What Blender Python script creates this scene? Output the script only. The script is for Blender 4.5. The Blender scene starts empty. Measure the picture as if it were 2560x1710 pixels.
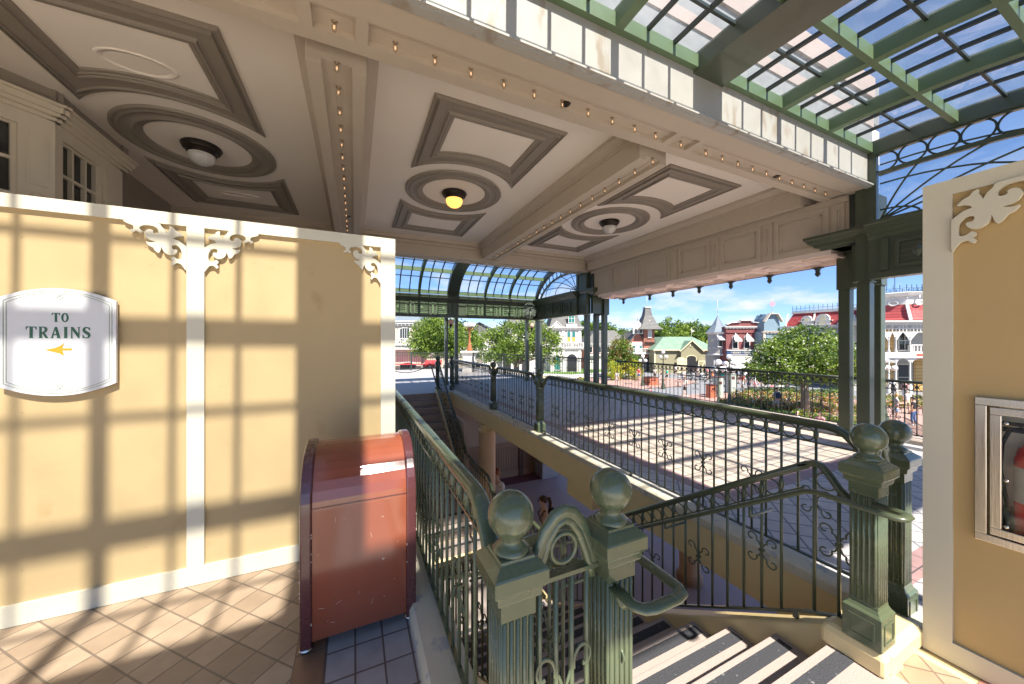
import bpy, bmesh, math, random
from mathutils import Vector, Matrix
random.seed(7)
SC = bpy.context.scene
COL = SC.collection
# ------------------------------------------------------------ camera
TH = math.radians(24.66)          # the camera looks this far to the right of the building's long axis (+Y)
cT, sT = math.cos(TH), math.sin(TH)
FPX, H = 858.0, 1.6               # focal length in pixels of a 2560 px wide frame, eye height
cam = bpy.data.cameras.new('camera'); camo = bpy.data.objects.new('camera', cam); COL.objects.link(camo)
camo.location = (0, 0, H); camo.rotation_euler = (math.radians(90), 0, -TH)
cam.sensor_width = 36; cam.lens = FPX / 2560 * 36; cam.clip_start = 0.05; cam.clip_end = 3000
SC.camera = camo
# ------------------------------------------------------------ light: sky and sun
K_SUN = 1.288                     # tangent of the sun's height
SUN_EL = math.atan(K_SUN)
w = bpy.data.worlds.new('World'); SC.world = w; w.use_nodes = True
nt = w.node_tree; N = nt.nodes; L = nt.links
bg = N['Background']; bg.inputs[1].default_value = 0.10
sky = N.new('ShaderNodeTexSky'); sky.sky_type = 'NISHITA'; sky.sun_disc = False
sky.sun_elevation = SUN_EL; sky.sun_rotation = math.radians(180); sky.altitude = 2500; sky.air_density = 1.0; sky.dust_density = 0.1; sky.ozone_density = 3.0
tc = N.new('ShaderNodeTexCoord'); sep = N.new('ShaderNodeSeparateXYZ'); L.new(tc.outputs['Generated'], sep.inputs[0])
mp = N.new('ShaderNodeMapping'); mp.inputs['Scale'].default_value = (1, 1, 3.2); mp.inputs['Location'].default_value = (0.35, 0.1, 0.0)
L.new(tc.outputs['Generated'], mp.inputs[0])
nz = N.new('ShaderNodeTexNoise'); nz.inputs['Scale'].default_value = 5.5; nz.inputs['Detail'].default_value = 9; nz.inputs['Roughness'].default_value = 0.56
L.new(mp.outputs[0], nz.inputs['Vector'])
rp = N.new('ShaderNodeValToRGB'); rp.color_ramp.elements[0].position = 0.46; rp.color_ramp.elements[1].position = 0.62
L.new(nz.outputs['Fac'], rp.inputs[0])
lo = N.new('ShaderNodeMapRange'); lo.inputs[1].default_value = 0.36; lo.inputs[2].default_value = 0.08; lo.inputs[3].default_value = 0.0; lo.inputs[4].default_value = 0.9
L.new(sep.outputs['Z'], lo.inputs[0])
mul = N.new('ShaderNodeMath'); mul.operation = 'MULTIPLY'; L.new(rp.outputs[0], mul.inputs[0]); L.new(lo.outputs[0], mul.inputs[1])
hz = N.new('ShaderNodeMapRange'); hz.inputs[1].default_value = 0.16; hz.inputs[2].default_value = 0.0; hz.inputs[3].default_value = 0.0; hz.inputs[4].default_value = 0.10
L.new(sep.outputs['Z'], hz.inputs[0])
mx0 = N.new('ShaderNodeMath'); mx0.operation = 'MAXIMUM'; L.new(mul.outputs[0], mx0.inputs[0]); L.new(hz.outputs[0], mx0.inputs[1])
cm = N.new('ShaderNodeMix'); cm.data_type = 'RGBA'; cm.inputs['B'].default_value = (4.4, 4.5, 4.75, 1)
hm = N.new('ShaderNodeMapRange'); hm.inputs[1].default_value = 0.0; hm.inputs[2].default_value = 0.42; hm.inputs[3].default_value = 1.0; hm.inputs[4].default_value = 0.0; L.new(sep.outputs['Z'], hm.inputs[0])
hc = N.new('ShaderNodeMix'); hc.data_type = 'RGBA'; hc.blend_type = 'MULTIPLY'; hc.inputs['B'].default_value = (0.50, 0.62, 0.84, 1); L.new(hm.outputs[0], hc.inputs['Factor']); L.new(sky.outputs[0], hc.inputs['A'])
L.new(mx0.outputs[0], cm.inputs['Factor']); L.new(hc.outputs['Result'], cm.inputs['A']); L.new(cm.outputs['Result'], bg.inputs[0])
sl = bpy.data.lights.new('sun', 'SUN'); sl.energy = 5.0; sl.angle = math.radians(0.9); sl.color = (1.0, 0.93, 0.82)
so = bpy.data.objects.new('sun', sl); COL.objects.link(so)
so.rotation_euler = Vector((-0.012, 1.0, -K_SUN)).to_track_quat('-Z', 'Y').to_euler(); so.location = (0, -20, 30)
SC.view_settings.view_transform = 'Standard'; SC.view_settings.look = 'None'; SC.view_settings.gamma = 1
SC.view_settings.exposure = 1.24

# ------------------------------------------------------------ materials
MATS = {}
def mat(name, col, rough=0.6, metal=0.0, var=0.12, scale=6.0, bump=0.0, bscale=60.0, coat=0.0, wear=None, wearcol=(0.6, 0.6, 0.58), stretch=None, spec=0.5):
    if name in MATS: return MATS[name]
    m = bpy.data.materials.new(name); m.use_nodes = True; MATS[name] = m
    nt = m.node_tree; N = nt.nodes; L = nt.links; b = N['Principled BSDF']
    b.inputs['Roughness'].default_value = rough; b.inputs['Metallic'].default_value = metal
    b.inputs['Coat Weight'].default_value = coat; b.inputs['Coat Roughness'].default_value = 0.08
    b.inputs['Specular IOR Level'].default_value = spec
    tc = N.new('ShaderNodeTexCoord'); vec = tc.outputs['Object']
    if stretch:
        mp = N.new('ShaderNodeMapping'); mp.inputs['Scale'].default_value = stretch; L.new(vec, mp.inputs[0]); vec = mp.outputs[0]
    nz = N.new('ShaderNodeTexNoise'); nz.inputs['Scale'].default_value = scale; nz.inputs['Detail'].default_value = 6; L.new(vec, nz.inputs['Vector'])
    mx = N.new('ShaderNodeMix'); mx.data_type = 'RGBA'
    c = Vector(col[:3])
    mx.inputs['A'].default_value = (*(c * (1 - var)), 1); mx.inputs['B'].default_value = (*[min(1, v) for v in c * (1 + var)], 1)
    L.new(nz.outputs['Fac'], mx.inputs['Factor']); out = mx.outputs['Result']
    if wear:
        n2 = N.new('ShaderNodeTexNoise'); n2.inputs['Scale'].default_value = wear[0]; n2.inputs['Detail'].default_value = 5; L.new(vec, n2.inputs['Vector'])
        r = N.new('ShaderNodeValToRGB'); r.color_ramp.elements[0].position = wear[1]; r.color_ramp.elements[1].position = wear[1] + wear[2]
        L.new(n2.outputs['Fac'], r.inputs[0])
        m2 = N.new('ShaderNodeMix'); m2.data_type = 'RGBA'; m2.inputs['B'].default_value = (*wearcol, 1)
        L.new(r.outputs[0], m2.inputs['Factor']); L.new(out, m2.inputs['A']); out = m2.outputs['Result']
    L.new(out, b.inputs['Base Color'])
    if bump:
        n3 = N.new('ShaderNodeTexNoise'); n3.inputs['Scale'].default_value = bscale; n3.inputs['Detail'].default_value = 4; L.new(vec, n3.inputs['Vector'])
        bp = N.new('ShaderNodeBump'); bp.inputs['Strength'].default_value = bump; bp.inputs['Distance'].default_value = 0.01
        L.new(n3.outputs['Fac'], bp.inputs['Height']); L.new(bp.outputs[0], b.inputs['Normal'])
    rv = N.new('ShaderNodeMapRange'); rv.inputs[3].default_value = max(0.02, rough - 0.07); rv.inputs[4].default_value = min(1, rough + 0.09)
    n4 = N.new('ShaderNodeTexNoise'); n4.inputs['Scale'].default_value = scale * 2.3; L.new(vec, n4.inputs['Vector'])
    L.new(n4.outputs['Fac'], rv.inputs[0]); L.new(rv.outputs[0], b.inputs['Roughness'])
    return m
def tile(name, c1, c2, mortar, size, angle=0.0, rough=0.5, gap=0.006, offs=(0, 0), vert=False, brick=False, bump=0.25, h=None, var=0.5):
    if name in MATS: return MATS[name]
    m = bpy.data.materials.new(name); m.use_nodes = True; MATS[name] = m
    nt = m.node_tree; N = nt.nodes; L = nt.links; b = N['Principled BSDF']; b.inputs['Roughness'].default_value = rough
    tc = N.new('ShaderNodeTexCoord'); mp = N.new('ShaderNodeMapping'); mp.inputs['Rotation'].default_value = (0, 0, angle)
    src = tc.outputs['Object']
    if vert:
        sp = N.new('ShaderNodeSeparateXYZ'); cb = N.new('ShaderNodeCombineXYZ'); ad = N.new('ShaderNodeMath'); ad.operation = 'ADD'
        L.new(src, sp.inputs[0]); L.new(sp.outputs[0], ad.inputs[0]); L.new(sp.outputs[1], ad.inputs[1]); L.new(ad.outputs[0], cb.inputs[0]); L.new(sp.outputs[2], cb.inputs[1]); src = cb.outputs[0]
    mp.inputs['Location'].default_value = (offs[0], offs[1], 0)
    L.new(src, mp.inputs[0])
    bt = N.new('ShaderNodeTexBrick'); bt.offset = 0.5 if brick else 0.0; bt.squash = 1.0
    bt.inputs['Scale'].default_value = 1.0; bt.inputs['Brick Width'].default_value = size; bt.inputs['Row Height'].default_value = h or size
    bt.inputs['Mortar Size'].default_value = gap; bt.inputs['Mortar Smooth'].default_value = 0.15; bt.inputs['Bias'].default_value = 0
    bt.inputs['Color1'].default_value = (*c1, 1); bt.inputs['Color2'].default_value = (*c2, 1); bt.inputs['Mortar'].default_value = (*mortar, 1)
    L.new(mp.outputs[0], bt.inputs['Vector'])
    nz = N.new('ShaderNodeTexNoise'); nz.inputs['Scale'].default_value = 9; nz.inputs['Detail'].default_value = 7; L.new(tc.outputs['Object'], nz.inputs['Vector'])
    mx = N.new('ShaderNodeMix'); mx.data_type = 'RGBA'; mx.blend_type = 'MULTIPLY'; mx.inputs['Factor'].default_value = var
    rr = N.new('ShaderNodeValToRGB'); rr.color_ramp.elements[0].position = .3; rr.color_ramp.elements[1].position = .7; rr.color_ramp.elements[0].color = (.62, .6, .58, 1)
    L.new(nz.outputs['Fac'], rr.inputs[0]); L.new(bt.outputs['Color'], mx.inputs['A']); L.new(rr.outputs[0], mx.inputs['B'])
    L.new(mx.outputs['Result'], b.inputs['Base Color'])
    bp = N.new('ShaderNodeBump'); bp.inputs['Strength'].default_value = bump; bp.inputs['Distance'].default_value = 0.004; bp.invert = True
    L.new(bt.outputs['Fac'], bp.inputs['Height']); L.new(bp.outputs[0], b.inputs['Normal'])
    rv = N.new('ShaderNodeMapRange'); rv.inputs[3].default_value = rough - .12; rv.inputs[4].default_value = rough + .15; L.new(nz.outputs['Fac'], rv.inputs[0]); L.new(rv.outputs[0], b.inputs['Roughness'])
    return m
def glass_mat(name, tint=(0.93, 0.97, 0.98), dirt=0.0, dscale=6.0, dcol=(0.75, 0.78, 0.8)):
    if name in MATS: return MATS[name]
    m = bpy.data.materials.new(name); m.use_nodes = True; MATS[name] = m
    nt = m.node_tree; N = nt.nodes; L = nt.links; N.clear()
    out = N.new('ShaderNodeOutputMaterial'); tr = N.new('ShaderNodeBsdfTransparent'); tr.inputs[0].default_value = (*tint, 1)
    gl = N.new('ShaderNodeBsdfGlossy'); gl.inputs['Roughness'].default_value = 0.02
    fr = N.new('ShaderNodeFresnel'); ge = N.new('ShaderNodeNewGeometry'); mi = N.new('ShaderNodeMapRange'); mi.inputs[3].default_value = 1.45; mi.inputs[4].default_value = 1 / 1.45; L.new(ge.outputs['Backfacing'], mi.inputs[0]); L.new(mi.outputs[0], fr.inputs[0])
    mx = N.new('ShaderNodeMixShader'); L.new(fr.outputs[0], mx.inputs[0]); L.new(tr.outputs[0], mx.inputs[1]); L.new(gl.outputs[0], mx.inputs[2])
    last = mx.outputs[0]
    if dirt:
        tc = N.new('ShaderNodeTexCoord'); nz = N.new('ShaderNodeTexNoise'); nz.inputs['Scale'].default_value = dscale; nz.inputs['Detail'].default_value = 8; L.new(tc.outputs['Object'], nz.inputs['Vector'])
        r = N.new('ShaderNodeMapRange'); r.inputs[1].default_value = .45; r.inputs[2].default_value = .75; r.inputs[3].default_value = dirt * .3; r.inputs[4].default_value = dirt; L.new(nz.outputs['Fac'], r.inputs[0])
        df = N.new('ShaderNodeBsdfDiffuse'); df.inputs[0].default_value = (*dcol, 1); tl = N.new('ShaderNodeBsdfTranslucent'); tl.inputs[0].default_value = (*dcol, 1)
        ad = N.new('ShaderNodeMixShader'); ad.inputs[0].default_value = .5; L.new(df.outputs[0], ad.inputs[1]); L.new(tl.outputs[0], ad.inputs[2])
        m2 = N.new('ShaderNodeMixShader'); L.new(r.outputs[0], m2.inputs[0]); L.new(last, m2.inputs[1]); L.new(ad.outputs[0], m2.inputs[2]); last = m2.outputs[0]
    L.new(last, out.inputs[0])
    return m
def emis(name, col, strength):
    if name in MATS: return MATS[name]
    m = bpy.data.materials.new(name); m.use_nodes = True; MATS[name] = m
    b = m.node_tree.nodes['Principled BSDF']; b.inputs['Base Color'].default_value = (*col, 1); b.inputs['Emission Color'].default_value = (*col, 1); b.inputs['Emission Strength'].default_value = strength
    return m
SC.cycles.max_bounces = 16; SC.cycles.diffuse_bounces = 10; SC.cycles.transparent_max_bounces = 24
GREENM = mat('shade_darkened_railing_green', (0.066, 0.082, 0.044), .36, var=.10, scale=14, coat=.25)  # newel green darkened, the railings' backlit shade put into the colour
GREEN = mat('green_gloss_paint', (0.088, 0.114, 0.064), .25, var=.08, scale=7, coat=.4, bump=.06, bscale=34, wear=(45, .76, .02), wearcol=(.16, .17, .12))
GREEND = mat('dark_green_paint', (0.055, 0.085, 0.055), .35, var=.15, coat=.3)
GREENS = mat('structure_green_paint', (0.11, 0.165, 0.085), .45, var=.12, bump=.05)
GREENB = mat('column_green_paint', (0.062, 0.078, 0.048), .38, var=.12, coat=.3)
BLACKG = mat('black_green_paint', (0.03, 0.04, 0.035), .4, var=.1)
TAUPE = mat('taupe_beam_paint', (0.53, 0.45, 0.355), .6, var=.06, bump=.03, bscale=40)
TAUPED = mat('dark_taupe_trim_paint', (0.28, 0.24, 0.195), .55, var=.08, bump=.03)
CEILP = mat('pinkish_ceiling_paint', (0.88, 0.80, 0.70), .7, var=.04, scale=1.5)
FASC = mat('weathered_white_fascia_paint', (0.40, 0.385, 0.35), .55, var=.10, scale=3, bump=.15, bscale=14, wear=(6, .58, .12), wearcol=(.31, .26, .20), stretch=(1, 1, .35))
CREAM = mat('cream_trim_paint', (0.60, 0.56, 0.445), .55, var=.03, bump=.04, bscale=30)
CREAMB = mat('cream_bay_window_paint', (0.72, 0.64, 0.50), .5, var=.04)
YEL = mat('yellow_plywood_paint', (0.45, 0.33, 0.168), .6, var=.07, scale=2.2, bump=.12, bscale=18, wear=(3.2, .66, .10), wearcol=(.38, .26, .12))
YELR = mat('ochre_plywood_paint', (0.47, 0.325, 0.14), .42, var=.06, scale=3, bump=.06, bscale=25)
WALLY = mat('glossy_yellow_stucco', (0.76, 0.61, 0.32), .35, var=.12, scale=3, bump=.5, bscale=7)
KERBC = mat('painted_concrete_kerb', (0.60, 0.55, 0.42), .6, var=.12, bump=.5, bscale=16, wear=(8, .58, .05), wearcol=(.42, .42, .40))
SIGNW = mat('white_sign_face', (0.64, 0.64, 0.66), .35, var=.02)
SIGNG = mat('dark_green_lettering', (0.015, 0.10, 0.05), .4)
SIGNO = mat('golden_arrow_paint', (0.52, 0.25, 0.01), .4)
SIGNL = mat('thin_grey_green_line', (0.30, 0.34, 0.27), .5)
RUST = mat('russet_gloss_enamel', (0.27, 0.072, 0.036), .18, var=.14, scale=2.5, coat=.7, wear=(22, .745, .012), wearcol=(.6, .5, .46))
MAROON = mat('maroon_frame_enamel', (0.10, 0.03, 0.032), .25, var=.2, coat=.7, wear=(30, .745, .02), wearcol=(.55, .5, .5))
STEEL = mat('brushed_stainless_steel', (0.62, 0.58, 0.53), .22, metal=1.0, var=.08, bump=.05, bscale=4, stretch=(60, 60, 1))
REDP = mat('fire_red_enamel', (0.60, 0.02, 0.015), .2, coat=.6)
BLKR = mat('black_rubber', (0.015, 0.015, 0.015), .5)
LABEL = mat('silver_grey_label', (0.42, 0.42, 0.38), .4, var=.3, scale=40)
INSIDE = mat('pale_cabinet_lining', (0.80, 0.77, 0.68), .5)
TREAD = mat('pale_terrazzo_tread', (0.37, 0.31, 0.28), .7, var=.22, scale=190, bump=.3, bscale=150)
STRIP = mat('dark_grit_strip', (0.045, 0.047, 0.055), .7, var=.5, scale=150, bump=.4, bscale=150, wear=(30, .66, .05), wearcol=(.2, .2, .2))
BRONZE = mat('dark_bronze_metal', (0.035, 0.026, 0.02), .4, metal=.6)
GLASSD = mat('dark_window_glass', (0.02, 0.025, 0.028), .06, var=.2, spec=.8)
FROST = mat('frosted_lamp_glass', (0.62, 0.60, 0.57), .25, var=.1, scale=20)
WHITEG = mat('white_lamp_globe', (0.85, 0.84, 0.84), .25, var=.02)
PEACH = mat('peach_lamp_globe', (0.85, 0.50, 0.36), .3, var=.05)
COPPER = mat('copper_painted_iron', (0.42, 0.15, 0.06), .35, metal=.3, var=.2)
GLASS = glass_mat('clear_roof_glass', (0.90, 0.94, 0.97))
GLASSM = glass_mat('grimy_roof_glass', (0.90, 0.93, 0.95), dirt=.22, dscale=5, dcol=(.6, .62, .64))
T_TAN = tile('tan_quarry_tile', (0.34, 0.245, 0.165), (0.46, 0.345, 0.245), (0.20, 0.15, 0.11), .152, math.radians(45), rough=.5, gap=.005, offs=(.03, .01))
T_BRN = tile('brown_border_tile', (0.24, 0.13, 0.075), (0.29, 0.16, 0.095), (0.12, 0.09, 0.07), .14, 0, rough=.45, offs=(-.005, .06), h=.30, gap=.004)
T_GRY = tile('grey_floor_tile', (0.36, 0.34, 0.335), (0.42, 0.39, 0.38), (0.14, 0.10, 0.09), .135, 0, rough=.45, offs=(-.004, .05), h=.17, gap=.005)
T_DECK = tile('pinkish_deck_tile', (0.58, 0.475, 0.38), (0.68, 0.57, 0.465), (0.20, 0.18, 0.17), .205, 0, rough=.5, gap=.008)
T_DECKG = tile('grey_deck_tile', (0.46, 0.44, 0.45), (0.54, 0.51, 0.51), (0.17, 0.17, 0.19), .205, math.radians(45), rough=.5, gap=.009)
T_BAND = tile('maroon_band_tile', (0.32, 0.20, 0.20), (0.38, 0.24, 0.23), (0.10, 0.08, 0.08), .20, 0, rough=.5, gap=.005)
T_BRICK = tile('red_floor_brick', (0.46, 0.20, 0.13), (0.54, 0.26, 0.18), (0.40, 0.33, 0.28), .20, 0, rough=.7, gap=.008, brick=True, h=.10)

# ------------------------------------------------------------ mesh builder
class MB:
    def __init__(s): s.v = []; s.f = []; s.sm = []
    def add(s, vs, fs, smooth=False):
        n = len(s.v); s.v += [tuple(p) for p in vs]; s.f += [tuple(n + i for i in f) for f in fs]; s.sm += [smooth] * len(fs); return s
    def box(s, x0, y0, z0, x1, y1, z1):
        x0, x1 = sorted((x0, x1)); y0, y1 = sorted((y0, y1)); z0, z1 = sorted((z0, z1))
        return s.add([(x0, y0, z0), (x1, y0, z0), (x1, y1, z0), (x0, y1, z0), (x0, y0, z1), (x1, y0, z1), (x1, y1, z1), (x0, y1, z1)],
              [(0, 3, 2, 1), (4, 5, 6, 7), (0, 1, 5, 4), (1, 2, 6, 5), (2, 3, 7, 6), (3, 0, 4, 7)])
    def bevbox(s, x0, y0, z0, x1, y1, z1, b=.006):
        return s.loft([(z0, b), (z0 + b, 0), (z1 - b, 0), (z1, b)], x0, y0, x1, y1)
    def loft(s, prof, x0, y0, x1, y1):          # prof: (z, inset) rectangles stacked
        vs = []; fs = []
        for z, i in prof: vs += [(x0 + i, y0 + i, z), (x1 - i, y0 + i, z), (x1 - i, y1 - i, z), (x0 + i, y1 - i, z)]
        n = len(prof)
        for k in range(n - 1):
            for j in range(4):
                a, b = k * 4 + j, k * 4 + (j + 1) % 4; fs.append((a, b, b + 4, a + 4))
        fs += [(3, 2, 1, 0), tuple((n - 1) * 4 + j for j in range(4))]
        return s.add(vs, fs)
    def lathe(s, prof, c=(0, 0, 0), n=24, smooth=True, axis='z', a0=0, a1=2 * math.pi):
        full = abs(a1 - a0 - 2 * math.pi) < 1e-6; m = n if full else n + 1; vs = []; fs = []
        for r, z in prof:
            for k in range(m):
                a = a0 + (a1 - a0) * k / n; x, y = r * math.cos(a), r * math.sin(a)
                p = (x, y, z) if axis == 'z' else ((z, x, y) if axis == 'x' else (x, z, y))
                vs.append((p[0] + c[0], p[1] + c[1], p[2] + c[2]))
        for i in range(len(prof) - 1):
            for k in range(n if not full else m):
                k2 = (k + 1) % m; fs.append((i * m + k, i * m + k2, (i + 1) * m + k2, (i + 1) * m + k))
        return s.add(vs, fs, smooth)
    def ball(s, c, r, n=24, sz=1.0):
        return s.lathe([(max(1e-4, r * math.sin(math.pi * i / (n // 2))), -r * sz * math.cos(math.pi * i / (n // 2))) for i in range(n // 2 + 1)], c, n)
    def tube(s, path, r, n=8, rz=None, closed=False, up=None, smooth=True, cap=True):
        P = [Vector(p) for p in path]; m = len(P); vs = []; fs = []; prev = None
        for i, p in enumerate(P):
            if closed: t = P[(i + 1) % m] - P[i - 1]
            else: t = P[min(i + 1, m - 1)] - P[max(i - 1, 0)]
            t.normalize()
            u = Vector(up) if up else (Vector((0, 0, 1)) if abs(t.z) < .98 else Vector((1, 0, 0)))
            if prev is not None and not up: u = prev
            sd = t.cross(u)
            if sd.length < 1e-6: sd = t.cross(Vector((1, 0, 0)))
            sd.normalize(); uu = sd.cross(t).normalized(); prev = uu
            ri = r[i] if isinstance(r, (list, tuple)) else r
            rv = ri if rz is None else rz
            for k in range(n):
                a = 2 * math.pi * (k + .5) / n; vs.append(p + sd * (ri * math.cos(a)) + uu * (rv * math.sin(a)))
        for i in range(m if closed else m - 1):
            for k in range(n):
                a = i * n + k; b = i * n + (k + 1) % n; c = ((i + 1) % m) * n + (k + 1) % n; d = ((i + 1) % m) * n + k
                fs.append((a, b, c, d))
        if not closed and cap: fs += [tuple(range(n)), tuple(reversed([(m - 1) * n + k for k in range(n)]))]
        return s.add(vs, fs, smooth)
    def prism(s, poly, o, ex, ey, ez):          # polygon in (ex, ey) from o, thickness vector ez
        o, ex, ey, ez = map(Vector, (o, ex, ey, ez)); a = [o + ex * x + ey * y for x, y in poly]; n = len(poly)
        return s.add(a + [p + ez for p in a], [tuple(range(n)), tuple(reversed(range(n, 2 * n)))] + [(i, i + n, (i + 1) % n + n, (i + 1) % n) for i in range(n)])
    def bar(s, a, b, wd, ht, up=(0, 0, 1)):
        a, b = Vector(a), Vector(b); t = (b - a).normalized(); sd = t.cross(Vector(up)).normalized(); uu = sd.cross(t)
        vs = [p + sd * (wd / 2 * i) + uu * (ht / 2 * j) for p in (a, b) for i, j in ((-1, -1), (1, -1), (1, 1), (-1, 1))]
        return s.add(vs, [(0, 1, 2, 3), (7, 6, 5, 4), (0, 4, 5, 1), (1, 5, 6, 2), (2, 6, 7, 3), (3, 7, 4, 0)])
    def mesh(s, name, m):
        me = bpy.data.meshes.new(name); me.from_pydata(s.v, [], s.f); me.polygons.foreach_set('use_smooth', s.sm)
        if m: me.materials.append(m)
        bm = bmesh.new(); bm.from_mesh(me); bmesh.ops.recalc_face_normals(bm, faces=bm.faces); bm.to_mesh(me); bm.free()
        return me
    def build(s, name, m, parent=None, loc=None, bevel=0):
        return obj(name, s.mesh(name, m), parent, loc, bevel)
def obj(name, me, parent=None, loc=None, bevel=0, rot=None):
    o = bpy.data.objects.new(name, me); COL.objects.link(o)
    if parent: o.parent = parent
    if loc: o.location = loc
    if rot: o.rotation_euler = rot
    if bevel:
        b = o.modifiers.new('bevel', 'BEVEL'); b.width = bevel; b.segments = 2; b.limit_method = 'ANGLE'; b.angle_limit = math.radians(40)
    return o
def tag(o, label, cat, group=None):
    o['label'] = label; o['category'] = cat
    if group: o['group'] = group
    return o
def thing(name, label, cat, loc=(0, 0, 0), rz=0, group=None):
    o = bpy.data.objects.new(name, None); COL.objects.link(o); o.location = loc; o.rotation_euler = (0, 0, rz); o.empty_display_size = .1
    return tag(o, label, cat, group)
def setting(o, kind='structure'): o['kind'] = kind; return o
def kids(o): return [c for c in bpy.data.objects if c.parent == o]
def dup(o, parent=None, loc=None, rz=None, label=None):
    ch = kids(o); c = o.copy(); COL.objects.link(c)
    if parent is not None: c.parent = parent
    if loc is not None: c.location = loc
    if rz is not None: c.rotation_euler = (0, 0, rz)
    if label: c['label'] = label
    for k in ch: dup(k, c)
    return c
def W(u, v, d):                                # world point at depth d on the line of sight of the photo's pixel
    r = (u - 1280) / FPX * d
    return Vector((r * cT + d * sT, d * cT - r * sT, H + (854 - v) / FPX * d))
def text_mesh(txt, size, depth=.004, bold=0.0, space=1.0):
    cu = bpy.data.curves.new('letters', 'FONT'); cu.body = txt; cu.size = size; cu.extrude = depth; cu.offset = bold; cu.align_x = 'CENTER'; cu.align_y = 'CENTER'; cu.space_character = space
    o = bpy.data.objects.new('letters', cu); COL.objects.link(o); dg = bpy.context.evaluated_depsgraph_get()
    me = bpy.data.meshes.new_from_object(o.evaluated_get(dg)); bpy.data.objects.remove(o); return me
# ============================================================ THE SETTING: decks, lower hall
def sheet(name, m, x0, y0, x1, y1, z, t=.003):
    return setting(MB().box(x0, y0, z - t, x1, y1, z).build(name, m))
LOW = -3.4
setting(MB().box(-9, -9, -.39, 8, -5, -.004).box(-9, -5, -.39, .33, 10.8, -.004).box(-9, 10.8, -.39, 8.0, 20.6, -.004).box(.33, -5, -.39, 2.82, .93, -.004)
        .box(2.82, -5, -.39, 8.0, 10.8, -.004).box(2.84, 3.66, -.62, 8.0, 4.24, -.388).build('deck_slab', WALLY))
FORE = mat('sun_bounce_paving', (0.78, 0.73, 0.64), .8, var=.08)  # unseen pale floor behind the camera, added to bounce sunlight to the ceiling
sheet('bounce_forecourt', FORE, -9, -9, 8, -1.2, .002)
sheet('station_floor', T_TAN, -9, -1.2, -.275, 10.8, 0)
sheet('floor_border', T_BRN, -.275, -5, -.135, 10.8, 0)
sheet('floor_edge', T_GRY, -.135, -5, .30, 10.8, 0)
sheet('stair_head_floor', TREAD, .62, .3, 2.36, .93, 0)
sheet('stair_head_paving', T_TAN, .30, -5, 2.62, .3, 0)
sheet('stair_head_brick', T_BRICK, 2.62, -5, 2.98, .55, .001)
sheet('stair_head_corner', T_TAN, 2.36, .3, 2.62, .93, 0)
sheet('deck_floor', T_DECK, 2.98, -5, 7.66, 10.8, 0)
sheet('deck_floor_edge', T_DECKG, 2.98, -5, 3.38, 10.8, .004)
sheet('deck_band', T_BAND, 3.38, 2.42, 3.58, 10.8, .004)
sheet('deck_band', T_BAND, 3.38, 2.20, 7.66, 2.40, .0041)
sheet('deck_band', T_BAND, 3.58, 5.46, 7.66, 5.60, .004)
sheet('deck_floor_edge', T_DECKG, 3.38, -5, 7.66, 2.20, .0042)
sheet('deck_band', T_BAND, 2.98, .95, 7.66, 1.10, .0082)
sheet('deck_floor', T_DECKG, 3.58, 5.60, 7.66, 10.8, .0043)
sheet('deck_floor', T_DECKG, -9, 10.8, 7.66, 20.4, .0043)
# lower hall
HALLF = mat('lilac_grey_concrete_floor', (0.30, 0.27, 0.31), .55, var=.12, scale=2, bump=.1, bscale=8)
HALLB = mat('plum_floor_border', (0.13, 0.055, 0.085), .5, var=.15)
HALLW = mat('brown_wainscot_paint', (0.36, 0.25, 0.175), .55, var=.06)
HALLP = mat('pale_plaster_wall', (0.50, 0.42, 0.36), .7, var=.05)
HALLD = mat('dark_brown_trim', (0.12, 0.065, 0.045), .5)
GRAN = mat('grey_granite_block', (0.36, 0.36, 0.38), .6, var=.4, scale=90)
setting(MB().box(-3.2, -2, LOW - .1, 9.5, 12, LOW).build('lower_hall_floor', HALLF))
setting(MB().box(-3, 10.95, LOW, 9.5, 11.58, LOW + .004).box(7.6, -2, LOW, 9.5, 10.95, LOW + .004).build('lower_hall_floor_border', HALLB))
t = thing('lower_hall_wall', 'brown panelled wall at the back of the hall below the deck', 'wall', (0, 11.6, LOW))
MB().box(-3, 0, 1.25, 7.0, .2, 3.02).build('plaster', HALLP, t)
m = MB().box(-3, -.02, 0, 7.0, .2, .22).box(-3, -.03, 1.12, 7.0, .2, 1.25).box(-3, -.045, 1.25, 7.0, -.0, 1.29)
x = -3.0
while x < 7.0: m.box(x, -.005, .22, x + .085, .18, 1.12); x += .1
m.build('wainscot', HALLW, t)
for x in (2.2, 4.1, 5.6, 6.9): MB().box(x, -.07, .0, x + .16, -.046, 3.02).build('pilaster', HALLD, t)
MB().box(-3, .01, .2, 7, .15, 1.2).build('board_backing', HALLD, t)
t = thing('side_hall_wall', 'pinkish panelled side wall under the far staircase', 'wall', (2.46, 8.2, LOW))
MB().box(0, 0, 0, .1, 3.3, 3.0).build('plaster', HALLP, t)
m = MB().box(.1, 0, 0, .13, 3.3, .2).box(.1, 0, 1.1, .14, 3.3, 1.2)
for k in range(4): m.box(.1, .1 + k * .8, 1.45, .12, .16 + k * .8, 2.7).box(.1, .72 + k * .8, 1.45, .12, .78 + k * .8, 2.7).box(.1, .1 + k * .8, 2.7, .12, .78 + k * .8, 2.76).box(.1, .1 + k * .8, 1.39, .12, .78 + k * .8, 1.45)
m.build('wainscot', HALLW, t)
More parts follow.
